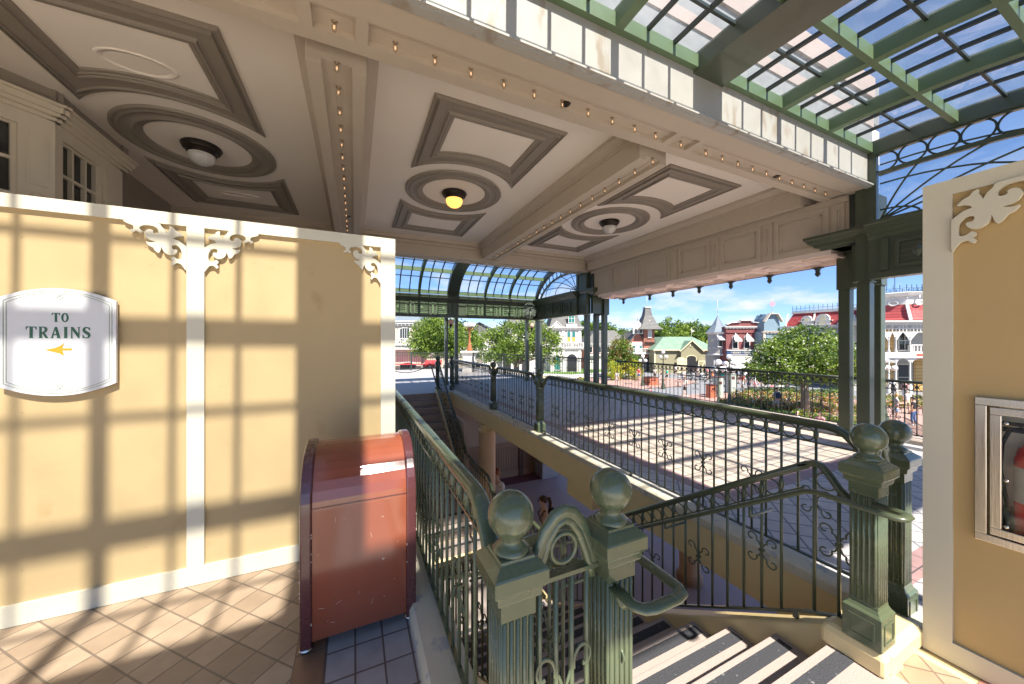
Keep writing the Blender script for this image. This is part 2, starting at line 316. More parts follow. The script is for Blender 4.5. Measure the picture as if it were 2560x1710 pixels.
def column(name, label, x, y, r, top):
    t = thing(name, label, 'column', (x, y, LOW), group='round columns under the deck')
    MB().lathe([(r, .18), (r, top - .06)], n=32).build('shaft', mat('peach_column_paint', (0.66, 0.47, 0.30), .5, var=.05), t)
    MB().lathe([(r + .06, 0), (r + .06, .12), (r + .02, .18), (r, .18)], n=32).build('base', HALLW, t)
    MB().lathe([(r, top - .06), (r + .035, top - .05), (r + .035, top), (r - .1, top)], n=32).box(-.16, -.16, top, .16, .16, top + .12).build('capital', WALLY, t)
column('column', 'peach round column under the deck edge behind the woman with the hair bun', 2.98, 7.95, .20, 2.86)
column('column', 'peach round column deeper in the shaded hall', 6.4, 5.0, .20, 2.9)
t = thing('stone_pier', 'grey granite block pier in the shaded lower hall', 'pier', (6.55, 11.15, LOW))
MB().bevbox(-.35, -.3, 0, .35, .3, .52, .015).bevbox(-.33, -.28, .525, .33, .28, 2.95, .015).build('blocks', GRAN, t)
t = thing('hall_sign', 'black hanging menu board in the hall below', 'sign', (4.2, 10.2, -1.05))
MB().box(-.45, 0, -.28, .45, .05, .28).build('board', BLACKG, t)
m = MB()
for k in range(4): m.box(-.38, -.006, .16 - k * .12, -.38 + [.5, .7, .4, .6][k], -.001, .2 - k * .12)
m.build('printed_lines', SIGNW, t); MB().box(-.4, .02, .28, -.38, .04, .66).box(.38, .02, .28, .4, .04, .66).build('hanger', BLACKG, t)
t = thing('hall_entrance_wall', 'ochre outer wall closing the low hall towards the tracks', 'wall', (0, 0, LOW))
MB().box(-3.2, -2.2, 0, 9.5, -2, 3.0).box(-3.2, -2, 0, -3.0, 12, 3.0).build('wall_face', WALLY, t)

# ------------------------------------------------------------ staircases
NST, RISE, GO, Y0 = 20, .17, .28, .95
def stair_geo(n, land, landlen):
    out = []; y = Y0
    for i in range(1, n + 1):
        z = -RISE * i; g = GO + (landlen if i == land else 0); out.append((y, y + g, z)); y += g
    return out
def staircase(label, x0, x1, steps, fy, land, kerbs):
    t = thing('staircase', label, 'staircase', (0, 0, 0))
    for i, (a, b, z) in enumerate(steps):
        ya, yb = fy(a), fy(b); lo_, hi = min(ya, yb), max(ya, yb)
        tr = MB().box(x0, lo_, z - RISE + .012, x1, hi, z).build('step', TREAD, t, bevel=.004)
        e = yb; s_ = 1 if yb > ya else -1
        MB().box(x0 + .03, e - s_ * .105, z, x1 - .03, e - s_ * .035, z + .0025).build('grip_strip', STRIP, tr)
    # the strip of the stair head
    MB().box(x0 + .03, fy(Y0 - .105), .0005, x1 - .03, fy(Y0 - .035), .003).build('grip_strip', STRIP, t)
    MB().box(x0, fy(Y0 - .02), -.17, x1, fy(Y0 + .004), -.001).build('riser', TREAD, t)
    pts = [(Y0 - .25, .0), (Y0, 0)] + [(b, z) for a, b, z in steps]
    top = [(Y0 - .22, .10), (Y0 - .02, .10)]
    yl = steps[land - 1]; top += [(yl[0] - .02, yl[2] + .10 + .17 * 0), (yl[1] - .02, yl[2] + .10), (steps[-1][1], LOW + .1)]
    poly = top + [(steps[-1][1], LOW), (steps[-1][1] - .8, LOW), (yl[1], yl[2] - .35), (yl[0], yl[2] - .35), (Y0 - .22, -.36)]
    for xa, xb in kerbs:
        MB().prism([(fy(y), z) for y, z in poly], (xa, 0, 0), (0, 1, 0), (0, 0, 1), (xb - xa, 0, 0)).build('side_kerb', WALLY, t, bevel=.012)
    MB().prism([(fy(y), z - .02) for y, z in [(Y0, -.19), (yl[0], yl[2] - .17), (yl[1], yl[2] - .17), (steps[-1][1], LOW), (steps[-1][1] - .5, LOW), (yl[1], yl[2] - .3), (yl[0], yl[2] - .3), (Y0, -.36)]], (x0, 0, 0), (0, 1, 0), (0, 0, 1), (x1 - x0, 0, 0)).build('underside', WALLY, t)
    return t
LANDI = 12
S1 = stair_geo(NST, LANDI, 1.02)
staircase('near staircase of pale speckled steps with dark grip strips going down', .86, 2.33, S1, lambda y: y, LANDI, [(.72, .86), (2.33, 2.46)])
S2 = stair_geo(NST, LANDI, .4)
staircase('far shaded staircase rising to the deck beyond the long railing', .86, 2.33, S2, lambda y: 11.75 - y, LANDI, [(.72, .86), (2.33, 2.46)])
t = thing('stairwell_kerb', 'worn painted kerb with peeling edge under the long left railing', 'kerb')
MB().loft([(0, 0), (.07, 0), (.105, .02)], .285, -4.0, .50, 10.6).build('kerb_stone', KERBC, t)
MB().box(.332, .95, -3.4, .47, 10.79, -.0).build('wall_face', WALLY, t)
t = thing('stairwell_coping', 'whitish coping on the yellow deck edge under the inner railing', 'coping')
MB().loft([(-.03, 0), (.03, 0), (.045, .015)], 2.80, .30, 2.975, 10.75).build('coping_stone', KERBC, t)
# yellow plinth under the right-hand newels
t = thing('newel_plinth', 'sunlit rounded yellow plinth at the head of the stairs', 'plinth')
MB().loft([(0, 0), (.08, 0), (.105, .012), (.115, .03)], 2.27, .735, 2.72, .985).build('plinth', WALLY, t, bevel=.015)
t = thing('deck_kerb', 'stone kerb along the outer edge of the deck under the black railing', 'kerb')
MB().loft([(0, 0), (.11, 0), (.13, .02)], 7.66, -3, 7.98, 12.6).build('kerb_stone', mat('brown_stone_kerb', (0.36, 0.30, 0.26), .7, var=.2, bump=.3), t)
MB().loft([(0, 0), (.05, 0)], 7.50, -3, 7.655, 12.6).build('gutter', mat('grey_gutter_stone', (0.42, 0.43, 0.45), .7, var=.15), t)

# ============================================================ THE STATION: ceiling, beams, bay window
ZB, ZP = 3.877, 4.31
st = thing('station_building', 'taupe station porch ceiling with moulded panels and rows of bare bulbs', 'building')
XB = [-10.84, -7.27, -3.70, -.133, 3.43, 7.0]
MB().box(-11, 2.43, ZP, 7.3, 9.6, ZP + .5).build('ceiling', CEILP, st)
def ybeam(xc, y0, y1):
    P = [(-.345, ZP), (-.345, 4.255), (-.30, 4.215), (-.255, 4.19), (-.255, 4.14), (-.227, 4.135), (-.227, ZB), (-.115, ZB), (-.115, ZB + .045), (-.03, ZB + .045), (-.03, ZB + .052), (.03, ZB + .052), (.03, ZB + .045),
         (.115, ZB + .045), (.115, ZB), (.227, ZB), (.227, 4.135), (.255, 4.14), (.255, 4.19), (.30, 4.215), (.345, 4.255), (.345, ZP)]
    return MB().prism(P, (xc, y0, 0), (1, 0, 0), (0, 0, 1), (0, y1 - y0, 0)).build('cross_beam', TAUPE, st)
for x in XB: ybeam(x, 3.2, 8.98)
def xbeam(y0, y1, name='long_beam'):
    yc = (y0 + y1) / 2; m = MB()
    m.box(-11, y0, ZB, 7.24, y0 + .22, ZP + .0).box(-11, y1 - .12, ZB + .001, 7.24, y1, ZP).box(-11, y0 + .22, ZB + .045, 7.24, y1 - .12, ZP)
    m.box(-11, y0 + .30, ZB + .04, 7.24, y1 - .20, ZB + .046)
    for x in XB: m.box(x - .227, y0 + .22, ZB + .0005, x - .14, y1 - .12, ZP).box(x + .14, y0 + .22, ZB + .0005, x + .227, y1 - .12, ZP)
    return m
m = xbeam(2.43, 2.98); m.box(-11, 2.98, ZB + .27, 7.0, 3.03, ZP).box(-11, 3.03, 4.20, 7.0, 3.2, ZP)
m.build('front_beam', TAUPE, st)
m = xbeam(9.13, 9.6); m.box(-11, 9.08, ZB + .27, 7.0, 9.13, ZP).box(-11, 8.98, 4.22, 7.0, 9.08, ZP)
m.build('rear_beam', TAUPE, st)
MB().box(-11, 2.405, 3.90, 7.0, 2.43, 4.46).box(-11, 2.36, 3.86, 7.0, 2.43, 3.90).box(-11, 2.335, 3.877, 7.01, 2.36, 3.895).build('fascia', FASC, st)
MB().box(-11, 2.43, 4.9, 7.3, 9.6, 5.5).box(-11, 2.402, 4.47, 7.0, 2.43, 5.5).build('parapet', mat('grimy_grey_parapet', (.20, .205, .21), .8, var=.35, scale=5), st)
MB().box(-11, 2.385, 4.78, 7.0, 2.402, 4.92).box(-11, 2.37, 5.2, 7.0, 2.402, 5.5).build('parapet_moulding', mat('pinkish_parapet_band', (.34, .27, .24), .7), st)
# moulded frames
def offset_poly(P, d):
    n = len(P); out = []
    for i in range(n):
        a, b, c = Vector(P[i - 1]), Vector(P[i]), Vector(P[(i + 1) % n])
        e1, e2 = (b - a).normalized(), (c - b).normalized(); n1, n2 = Vector((-e1.y, e1.x)), Vector((-e2.y, e2.x))
        k = n1 + n2; k = k / max(.12, (k.length_squared / 2)); out.append(b + k * d)
    return out
FPROF = [(0, 0), (0, .022), (.022, .034), (.03, .034), (.034, .02), (.06, .018), (.066, .05), (.08, .052), (.086, .03), (.20, .022), (.21, .03), (.215, .052), (.235, .05), (.24, .03), (.262, .036), (.27, .024), (.30, .018), (.305, 0)]
def frame_mesh(P):
    m = MB(); loops = [[(p.x, p.y, ZP - h) for p in offset_poly(P, o)] for o, h in FPROF]; n = len(P)
    vs = [v for l in loops for v in l]
    m.add(vs, [(i * n + j, i * n + (j + 1) % n, (i + 1) * n + (j + 1) % n, (i + 1) * n + j) for i in range(len(loops) - 1) for j in range(n)]); return m
YC = 6.11
def frame_analytic(yo, xh, R):
    # rectangle from yo (far side) to a concave arc of radius R about the ring centre, inset analytically
    m = MB(); L_ = []
    for o, h in FPROF:
        x = xh - o; r = R + o; a0 = math.asin(x / r); s = 1 if yo > 0 else -1
        P = [(-x, yo - s * o), (x, yo - s * o)] + [(r * math.sin(a0 - 2 * a0 * k / 24), s * r * math.cos(a0 - 2 * a0 * k / 24)) for k in range(25)]
        L_.append([(p[0], p[1], ZP - h) for p in P])
    n = len(L_[0]); return m.add([v for l in L_ for v in l], [(i * n + j, i * n + (j + 1) % n, (i + 1) * n + (j + 1) % n, (i + 1) * n + j) for i in range(len(L_) - 1) for j in range(n)])
def arc_rect(yo, xh, R, sgn):
    # rectangle whose side towards the ring (centre YC) is a concave arc
    P = [(-xh, yo), (xh, yo)] if sgn < 0 else []
    a0 = math.asin(xh / R); pts = [(R * math.sin(a), sgn * R * math.cos(a)) for a in [a0 - 2 * a0 * k / 24 for k in range(25)]]
    P = [Vector((-xh, yo)), Vector((xh, yo))] + [Vector(p) for p in pts]
    if sgn > 0: P = list(reversed(P))
    return P
ring_prof = [(.85, 0), (.85, .022), (.83, .034), (.81, .03), (.80, .02), (.78, .04), (.765, .042), (.76, .028), (.66, .022), (.65, .045), (.63, .045), (.62, .028), (.60, .034), (.585, .02), (.56, .015), (.555, 0)]
MF1 = frame_analytic(-2.38, .855, 1.07).mesh('moulded_frame', TAUPED); MF2 = frame_analytic(2.38, .855, 1.07).mesh('moulded_frame', TAUPED)
MR = MB().lathe([(r, ZP - h) for r, h in ring_prof], n=64).mesh('moulded_ring', TAUPED)
for k, x in enumerate([-9.05, -5.48, -1.92, 1.65, 5.22]):
    for me in (MF1, MF2, MR): obj(me.name.split('.')[0], me, st, (x, YC, 0))
    if k == 2:
        for y, sx in ((-1.55, .34), (1.72, .2)):
            MB().lathe([(.30, ZP), (.295, ZP - .008), (.27, ZP - .012), (.26, ZP - .004), (.24, ZP - .006), (.236, ZP)], n=48).build('speaker_ring', CEILP, st, (x, YC + y, 0)).scale = (1, sx * 1.6, 1)
# bulbs
bulb_g = glass_mat('clear_bulb_glass', (0.93, 0.88, 0.80), dirt=.25, dscale=30, dcol=(.8, .7, .6)); FIL = emis('warm_filament', (1.0, 0.62, 0.36), .8)
BME = MB().lathe([(.001, -.078), (.010, -.076), (.017, -.066), (.019, -.05), (.017, -.03), (.013, -.018)], n=12).mesh('glass_bulb', bulb_g)
SME = MB().lathe([(.001, -.012), (.010, -.012), (.012, -.005), (.022, 0)], n=12).mesh('socket', mat('brass_socket', (.30, .22, .14), .4, metal=.3))
FME = MB().tube([(-.004, 0, -.03), (-.003, 0, -.055), (.003, 0, -.055), (.004, 0, -.03)], .002, 5).mesh('filament', FIL)
def bulb(x, y, z=ZB + .042):
    o = obj('light_bulb', SME, st, (x, y, z)); obj('glass_bulb', BME, o); obj('filament', FME, o)
for x0 in (-.133, 3.43):
    for k in range(19): bulb(x0, 3.2 + .305 * k)
for k in range(10): bulb(.288 + .305 * k, 2.79)
for k in range(10): bulb(3.86 + .305 * k, 2.79)
for x in (-.133, 3.43): bulb(x, 2.79)
for k in range(17): bulb(-4 + .6 * k + .3, 9.34)
# ceiling lamps
def ceiling_light(x, label, lit):
    t = thing('ceiling_light', label, 'ceiling light', (x, YC, ZP), group='domed lamps in the ceiling rings')
    MB().lathe([(.001, 0), (.215, 0), (.225, -.02), (.20, -.045), (.205, -.06), (.185, -.075), (.165, -.085), (.16, -.115), (.13, -.13), (.001, -.13)], n=40).build('metal_base', BRONZE, t)
    g = emis('lit_amber_lamp_glass', (1.0, 0.46, 0.10), .9) if lit else FROST
    MB().lathe([(.14, -.11), (.15, -.13), (.147, -.17), (.125, -.215), (.08, -.25), (.03, -.265), (.001, -.267)], n=32).build('glass_dome', g, t)
ceiling_light(-1.92, 'unlit frosted dome lamp nearest the cream bay window', False)
ceiling_light(1.65, 'lit amber dome lamp in the middle ceiling ring', True)
ceiling_light(5.22, 'unlit frosted dome lamp in the far right ceiling ring', False)
# sprinkler recesses
for x, y in ((1.72 + .12, 2.79), (5.35, 2.79), (-.133, 7.0)):
    MB().lathe([(.001, 0), (.045, -.002), (.05, .004)], (0, 0, 0), 20).build('sprinkler_plate', BRONZE, st, (x + .03, y + .03, ZB + .04))
# beige frieze and outer soffit on the deck side
m = MB().box(7.02, 2.66, 3.10, 7.35, 9.05, ZB).box(7.24, 3.02, ZB, 8.05, 9.6, 4.6)
yy = 2.72
while yy < 8.6:
    m.box(7.0, yy, 3.10, 7.02, yy + .16, 3.80).box(6.985, yy + .055, 3.2, 7.0, yy + .07, 3.7).box(6.985, yy + .09, 3.2, 7.0, yy + .105, 3.7)
    a, b = yy + .20, yy + .99
    m.box(7.0, a, 3.74, 7.02, b, 3.80).box(7.0, a, 3.12, 7.02, b, 3.2).box(7.0, a, 3.2, 7.02, a + .06, 3.74).box(7.0, b - .06, 3.2, 7.02, b, 3.74)
    m.box(7.01, a + .1, 3.25, 7.02, a + .12, 3.7).box(7.01, b - .12, 3.25, 7.02, b - .1, 3.7).box(7.01, a + .1, 3.68, 7.02, b - .1, 3.7).box(7.01, a + .1, 3.25, 7.02, b - .1, 3.27)
    yy += 1.03
m.box(6.97, 2.66, 3.80, 7.02, 9.05, 3.90).build('frieze', TAUPE, st)
SOF = mat('pinkish_soffit_paint', (0.82, 0.68, 0.60), .6, var=.04)
m = MB().box(7.02, 2.9, 3.04, 7.92, 8.75, 3.10).box(7.86, 2.9, 3.0, 7.92, 8.75, 3.04).box(7.02, 2.9, 3.02, 7.06, 8.75, 3.04)
m.build('soffit', SOF, st)
m = MB()
for yc in (7.9, 5.85, 3.8):
    m.lathe([(.32, 3.04), (.32, 3.005), (.28, 3.0), (.27, 3.025), (.2, 3.028), (.19, 3.0), (.16, 3.005), (.15, 3.04)], (7.46, yc, 0), 40)
    for s in (-1, 1):
        P = [(7.18, yc + s * .42), (7.74, yc + s * .42), (7.74, yc + s * .92), (7.18, yc + s * .92)]
        P = [Vector(p) for p in P]
        if s < 0: P.reverse()
        loops = [[(p.x, p.y, 3.04 - h) for p in offset_poly(P, o)] for o, h in [(0, 0), (0, .035), (.03, .045), (.035, .015), (.085, .012), (.1, .035), (.11, 0)]]
        m.add([v for l in loops for v in l], [(i * 4 + j, i * 4 + (j + 1) % 4, (i + 1) * 4 + (j + 1) % 4, (i + 1) * 4 + j) for i in range(6) for j in range(4)])
m.build('soffit_moulding', SOF, st)
MB().box(7.92, 2.9, 2.99, 7.96, 8.8, 4.4).build('outer_board', mat('maroon_edge_board', (0.16, .07, .07), .5), st)
PEN = MB().lathe([(.055, 0), (.06, -.03), (.03, -.045), (.045, -.06), (.03, -.075), (.04, -.10), (.045, -.12), (.03, -.15), (.012, -.165), (.001, -.18)], n=16).box(-.07, -.07, -.012, .07, .07, .0).mesh('pendant', BLACKG)
for y in (8.55, 7.47, 6.66, 5.88, 5.08, 4.27, 3.45): obj('pendant', PEN, st, (7.88, y, 2.99))
# wall around the bay window
WB = mat('bay_wall_paint', (0.56, 0.47, 0.36), .6, var=.05)
bay = thing('bay_window', 'cream panelled bay window with dark small-paned sashes above the hoarding', 'window', (0, 0, 0))
def seg(p, q, z0, z1, th, m, name, par, out=0.0, zpanel=None):
    p, q = Vector((*p, 0)), Vector((*q, 0)); t = (q - p).normalized(); nrm = Vector((t.y, -t.x, 0)); a, b = p + nrm * out, q + nrm * out
    return [a, b, t, nrm]
BAY = [(-4.15, 4.25), (-2.95, 5.45), (-2.95, 6.64), (-3.30, 6.66), (-3.30, 9.1)]
mw = MB(); mc = MB(); mg = MB(); mp_ = MB(); mi = MB()
for k in range(len(BAY) - 1):
    p, q = Vector((*BAY[k], 0)), Vector((*BAY[k + 1], 0)); t_ = (q - p); ln = t_.length; t_.normalize(); nr = Vector((t_.y, -t_.x, 0))
    def bx(mb, s0, s1, z0, z1, o0, o1):
        pts = [p + t_ * s0 + nr * o0, p + t_ * s1 + nr * o0, p + t_ * s1 + nr * o1, p + t_ * s0 + nr * o1]
        mb.add([(*v[:2], z0) for v in pts] + [(*v[:2], z1) for v in pts], [(0, 3, 2, 1), (4, 5, 6, 7), (0, 1, 5, 4), (1, 2, 6, 5), (2, 3, 7, 6), (3, 0, 4, 7)])
    if k == 3:
        bx(mi, 0, ln, 2.2, ZP, -.08, 0); bx(mi, .25, .3, 2.2, 3.9, 0, .02); continue
    s0, s1 = (.30, ln - .24) if k == 0 else (.11, .74)
    if k == 2:                                   # narrow corner piece: a panelled pilaster
        bx(mw, 0, ln, 1.2, 3.98, -.10, 0); pass
    else:
        bx(mw, 0, s0, 1.2, 3.98, -.10, 0); bx(mw, s1, ln, 1.2, 3.98, -.10, 0); bx(mw, s0, s1, 3.84, 3.98, -.10, -.0)
        bx(mg, s0, s1, 1.2, 3.84, -.09, -.07)
        n = max(2, round((s1 - s0) / .25))
        for j in range(n + 1):
            s = s0 + (s1 - s0) * j / n; wd = .035 if j in (0, n) else .014; bx(mc, s - wd, s + wd, 1.2, 3.84, -.07, -.03)
        z = 3.84
        while z > 1.3: bx(mc, s0, s1, z - .02, z + .012, -.068, -.035); z -= .36
        for a, b in (((0, s0)), ((s1, ln))):
            if b - a > .12:
                bx(mp_, a + .05, b - .05, 3.25, 3.85, 0, .012); bx(mp_, a + .07, b - .07, 3.28, 3.82, .0, .018); bx(mp_, a + .05, b - .05, 2.0, 3.0, 0, .012)
                c = p + t_ * ((a + b) / 2) + nr * .01
                mp_.ball((c.x, c.y, 3.12), .05, 12)
    for z0, z1, o in ((3.98, 4.02, .03), (4.02, 4.06, .07), (4.06, 4.12, .10), (4.12, 4.15, .13)): bx(mc, -.03 - o * .4, ln + .03 + o * .4, z0, z1, -.1, o)
    bx(mi, -.05, ln + .05, 4.15, ZP, -.10, .03)
mw.build('wall', CREAMB, bay); mc.build('sash', CREAMB, bay); mg.build('pane', GLASSD, bay); mp_.build('panel_moulding', CREAMB, bay)
mi.build('upper_wall', TAUPED, st)
MB().box(-3.45, 9.0, 2.2, -.2, 9.1, ZP).box(-9, 9.12, 0, -.14, 9.2, 3.87).box(-11, 4.2, 0, -3.9, 4.35, ZP).box(-3.44, 4.4, 2.2, -3.4, 9.0, ZP).build('wall', WB, st)
# ============================================================ GLASS CANOPIES
PR = [(0, 4.36), (.4, 4.365), (.81, 4.35), (1.18, 4.33), (1.55, 4.28), (1.95, 4.18), (2.31, 4.02), (2.58, 3.84), (2.76, 3.68), (2.92, 3.47), (3.03, 3.27)]
PRF = list(PR); PRN = PR[:7] + [(2.58, 3.86), (2.74, 3.69), (2.84, 3.48), (2.88, 3.27)]
def prz(o):
    for (a, za), (b, zb) in zip(PR, PR[1:]):
        if o <= b: return za + (zb - za) * (o - a) / (b - a)
    return PR[-1][1]
def canopy(name, label, yb, s, x0, x1, bigs, smalls, munt, near):
    """yb: Y of the wall it leans on, s: +1 away from the camera, -1 towards it"""
    global PR
    PR = PRN if near else PRF; LN = 2.86 if near else 3.0
    t = thing(name, label, 'glass canopy', (0, 0, 0))
    Y = lambda o: yb + s * o
    def rib(x, wd, dp, m, nm, top=.03, par=t):
        vs = []; n = len(PR)
        for o, z in PR:
            for dx, dz in ((-wd / 2, -dp), (wd / 2, -dp), (wd / 2, top), (-wd / 2, top)): vs.append((x + dx, Y(o), z + .13 + dz))
        fs = [(i * 4 + j, i * 4 + (j + 1) % 4, (i + 1) * 4 + (j + 1) % 4, (i + 1) * 4 + j) for i in range(n - 1) for j in range(4)] + [(0, 1, 2, 3), tuple((n - 1) * 4 + j for j in range(4))]
        return MB().add(vs, fs).build(nm, m, par)
    for x in bigs: rib(x, .45, .16, GREENB, 'main_rib')
    for x in smalls: rib(x, .09, .13, GREENS, 'rib')
    rib(x1 - .06, .12, .17, GREENB, 'end_rib')
    for o in (0.03, .81, 1.55, 2.31, LN - .02): 
        z = prz(o); MB().bar((x0, Y(o), z + .065), (x1, Y(o), z + .065), .055, .13).build('purlin', GREENS, t)
    m = MB()
    for o in (.42, 1.18, 1.93, 2.65): z = prz(o); m.bar((x0, Y(o), z + .12), (x1, Y(o), z + .12), .025, .03)
    m.build('cross_bar', BLACKG, t)
    edges = sorted([x0] + [b - .225 for b in bigs] + [b + .225 for b in bigs] + [x1 - .12])
    for x in munt:
        mm = MB()
        for (o, z), (o2, z2) in zip(PR, PR[1:]): mm.bar((x, Y(o), z + .12), (x, Y(o2), z2 + .12), .036, .034)
        mm.build('glazing_bar', BLACKG, t)
    vs = []; fs = []
    for i, (o, z) in enumerate(PR): vs += [(x0, Y(o), z + .14), (x1, Y(o), z + .14), (x0, Y(o), z + .146), (x1, Y(o), z + .146)]
    for i in range(len(PR) - 1): a = i * 4; fs += [(a, a + 1, a + 5, a + 4)]
    MB().add(vs, fs, True).build('glazing', GLASSM if near else GLASS, t)
    # entablature with louvred vents on the outer side
    yo = Y(LN + .06); ys = sorted((yo - .09, yo + .09))
    crown = [(2.515, .09), (2.60, .09), (2.60, .075), (3.08, .075), (3.10, .10), (3.14, .115), (3.15, .15), (3.20, .17), (3.21, .20), (3.27, .22), (3.28, .235), (3.32, .235), (3.33, .10)]
    poly = [(d, z) for z, d in crown] + [(-d, z) for z, d in reversed(crown)]
    MB().prism(poly, (x0, yo, 0), (0, 1, 0), (0, 0, 1), (x1 + .1 - x0, 0, 0)).build('entablature', GREENB, t)
    def vents(ax, org, length, n, side):
        """vents along axis ax from org; side: normal direction"""
        m = MB(); ax = Vector(ax); side = Vector(side); org = Vector(org)
        pit = length / n
        for k in range(n):
            a = org + ax * (k * pit + pit * .16); wd = pit * .68
            def b(s0, s1, z0, z1, d0, d1):
                pts = [a + ax * s0 + side * d0, a + ax * s1 + side * d0, a + ax * s1 + side * d1, a + ax * s0 + side * d1]
                m.add([(v.x, v.y, z0) for v in pts] + [(v.x, v.y, z1) for v in pts], [(0, 3, 2, 1), (4, 5, 6, 7), (0, 1, 5, 4), (1, 2, 6, 5), (2, 3, 7, 6), (3, 0, 4, 7)])
            b(0, wd, 2.98, 3.02, .075, .10); b(0, wd, 2.64, 2.68, .075, .10); b(0, .04, 2.68, 2.98, .075, .10); b(wd - .04, wd, 2.68, 2.98, .075, .10)
            for j in range(4): b(.04, wd - .04, 2.70 + j * .073, 2.722 + j * .073, .075, .095)
            c = a + ax * (wd / 2); r = .09
            m.add([tuple(c + side * .098 + ax * -r * .7 + Vector((0, 0, 2.83))), tuple(c + side * .098 + Vector((0, 0, 2.83 - r * 1.2))), tuple(c + side * .098 + ax * r * .7 + Vector((0, 0, 2.83))), tuple(c + side * .098 + Vector((0, 0, 2.83 + r * 1.2))), tuple(c + side * .13 + Vector((0, 0, 2.83)))], [(0, 1, 4), (1, 2, 4), (2, 3, 4), (3, 0, 4)])
            q = a + ax * (wd + pit * .16)
            m.add([tuple(q + ax * dx + side * .08 + Vector((0, 0, z))) for dx, z in ((-.035, 2.62), (.035, 2.62), (.035, 3.05), (-.035, 3.05))] + [tuple(q + ax * dx + side * .11 + Vector((0, 0, z))) for dx, z in ((-.035, 2.62), (.035, 2.62), (.035, 3.05), (-.035, 3.05))], [(0, 1, 2, 3), (4, 5, 6, 7), (0, 1, 5, 4), (1, 2, 6, 5), (2, 3, 7, 6), (3, 0, 4, 7)])
        return m
    if not near: vents((1, 0, 0), (-3.0, yo, 0), 6.4, 8, (0, -1, 0)).build('vent_panel', GREENS, t); vents((1, 0, 0), (3.75, yo, 0), 3.0, 4, (0, -1, 0)).build('vent_panel', GREENS, t)
    # gable end: entablature, arch of rings, fan tracery
    xg = 6.9; y_in = yb + s * .02
    ya, yc_ = sorted((y_in, yo))
    MB().prism([(d, z) for z, d in crown] + [(-d, z) for z, d in reversed(crown)], (xg, ya, 0), (1, 0, 0), (0, 0, 1), (0, yc_ - ya, 0)).build('entablature', GREENB, t)
    vents((0, 1, 0), (xg, ya + .22, 0), yc_ - ya - .4, 4, (-1, 0, 0)).build('vent_panel', GREENB, t)
    g = MB(); up = lambda o: prz(o) - .03
    path = [(o, up(o)) for o in [k * LN / 28 for k in range(29)]]
    def off(o):                                     # lower arch: .29 below, following the curve
        i = min(27, int(o / LN * 28)); (a, za), (b, zb) = path[i], path[i + 1]; tx, tz = b - a, zb - za; l = math.hypot(tx, tz)
        return (o + tz / l * .30, up(o) - tx / l * .30)
    low = [off(a) for a, _ in path if off(a)[0] > 0.02]
    for P, wd, hh in ((path, .07, .06), (low, .06, .055)):
        for (a, za), (b, zb) in zip(P, P[1:]): g.bar((xg, Y(a), za), (xg, Y(b), zb), wd, hh, up=(1, 0, 0))
    g.build('gable_arch', GREENB, t)
    # rings: each one a part
    RG = MB().tube([(0, .132 * math.cos(a), .132 * math.sin(a)) for a in [2 * math.pi * k / 28 for k in range(28)]], .012, 6, closed=True, up=(1, 0, 0)).mesh('ring', BLACKG)
    s_acc = 0; nxt = .16; prev = off(0.0); prevm = None
    mid = [((a + off(a)[0]) / 2, (z + off(a)[1]) / 2) for a, z in path]
    for (a, za), (b, zb) in zip(mid, mid[1:]):
        l = math.hypot(b - a, zb - za)
        while s_acc + l >= nxt:
            f = (nxt - s_acc) / l; obj('ring', RG, t, (xg, Y(a + (b - a) * f), za + (zb - za) * f)); nxt += .272
        s_acc += l
    hub = Vector((xg, Y(.12), 3.36)); f_ = MB()
    f_.box(xg - .04, min(Y(0), Y(.09)), 3.33, xg + .04, max(Y(0), Y(.09)), 4.4)
    for o in (.55, 1.1, 1.75, 2.3):
        lo2 = [p for p in low]; q = min(lo2, key=lambda p: abs(p[0] - o)); e = Vector((xg, Y(q[0]), q[1]))
        mid_ = (hub + e) / 2 + Vector((0, 0, .10 + .05 * o))
        pts = [hub * (1 - u) ** 2 + mid_ * 2 * u * (1 - u) + e * u * u for u in [k / 10 for k in range(11)]]
        f_.tube(pts, .013, 6)
    for rr in (.35, 1.25, 1.9):
        f_.tube([(xg, Y(.12 + rr * math.cos(a) * 1.1), 3.36 + rr * .42 * math.sin(a)) for a in [math.pi / 2 * k / 10 for k in range(11)]], .012, 6)
    f_.build('fan_tracery', GREENB, t)
    MB().prism([(Y(.09), 3.34)] + [(Y(a), z) for a, z in low if z > 3.34] , (xg + .03, 0, 0), (0, 1, 0), (0, 0, 1), (.006, 0, 0)).build('gable_glass', GLASS, t)
    # posts: clusters at both ends
    def post(x, y, z1=2.515, w=.075):
        return MB().loft([(0, -.02), (.12, -.02), (.13, 0), (z1 - .03, 0)], x - w, y - w, x + w, y + w).loft([(z1 - .03, -.02), (z1 - .012, -.02)], x - w, y - w, x + w, y + w).build('post', GREENB, t, bevel=.008)
    for x_, y_ in (((6.97, 2.47), (7.56, 2.92), (7.52, 2.53)) if near else ((6.97, 9.25), (7.5, 9.45), (7.5, 9.03))): post(x_, y_)
    yb2 = y_in - s * .1
    ylo, yhi = (2.45, 3.0) if near else (8.95, 9.53)
    MB().box(xg - .02, (2.40 if near else 9.17), 2.515, xg + .15, (2.55 if near else 9.6), 4.2).box(7.44, ylo, 2.50, 7.64, yhi, 3.1).box(7.04, ylo + .08, 2.53, 7.44, ylo + .2, 3.1).build('post_head', GREENB, t)
    MB().box(6.975, 2.442 if near else 8.95, 3.10, 7.6, (2.655 if near else 9.55), 3.875).build('upper_casing', BLACKG, t)
    zz = [(3.10, 0), (3.14, -.02), (3.15, -.06), (3.20, -.08), (3.21, -.12), (3.27, -.15), (3.28, -.17), (3.325, -.17), (3.33, -.05)]
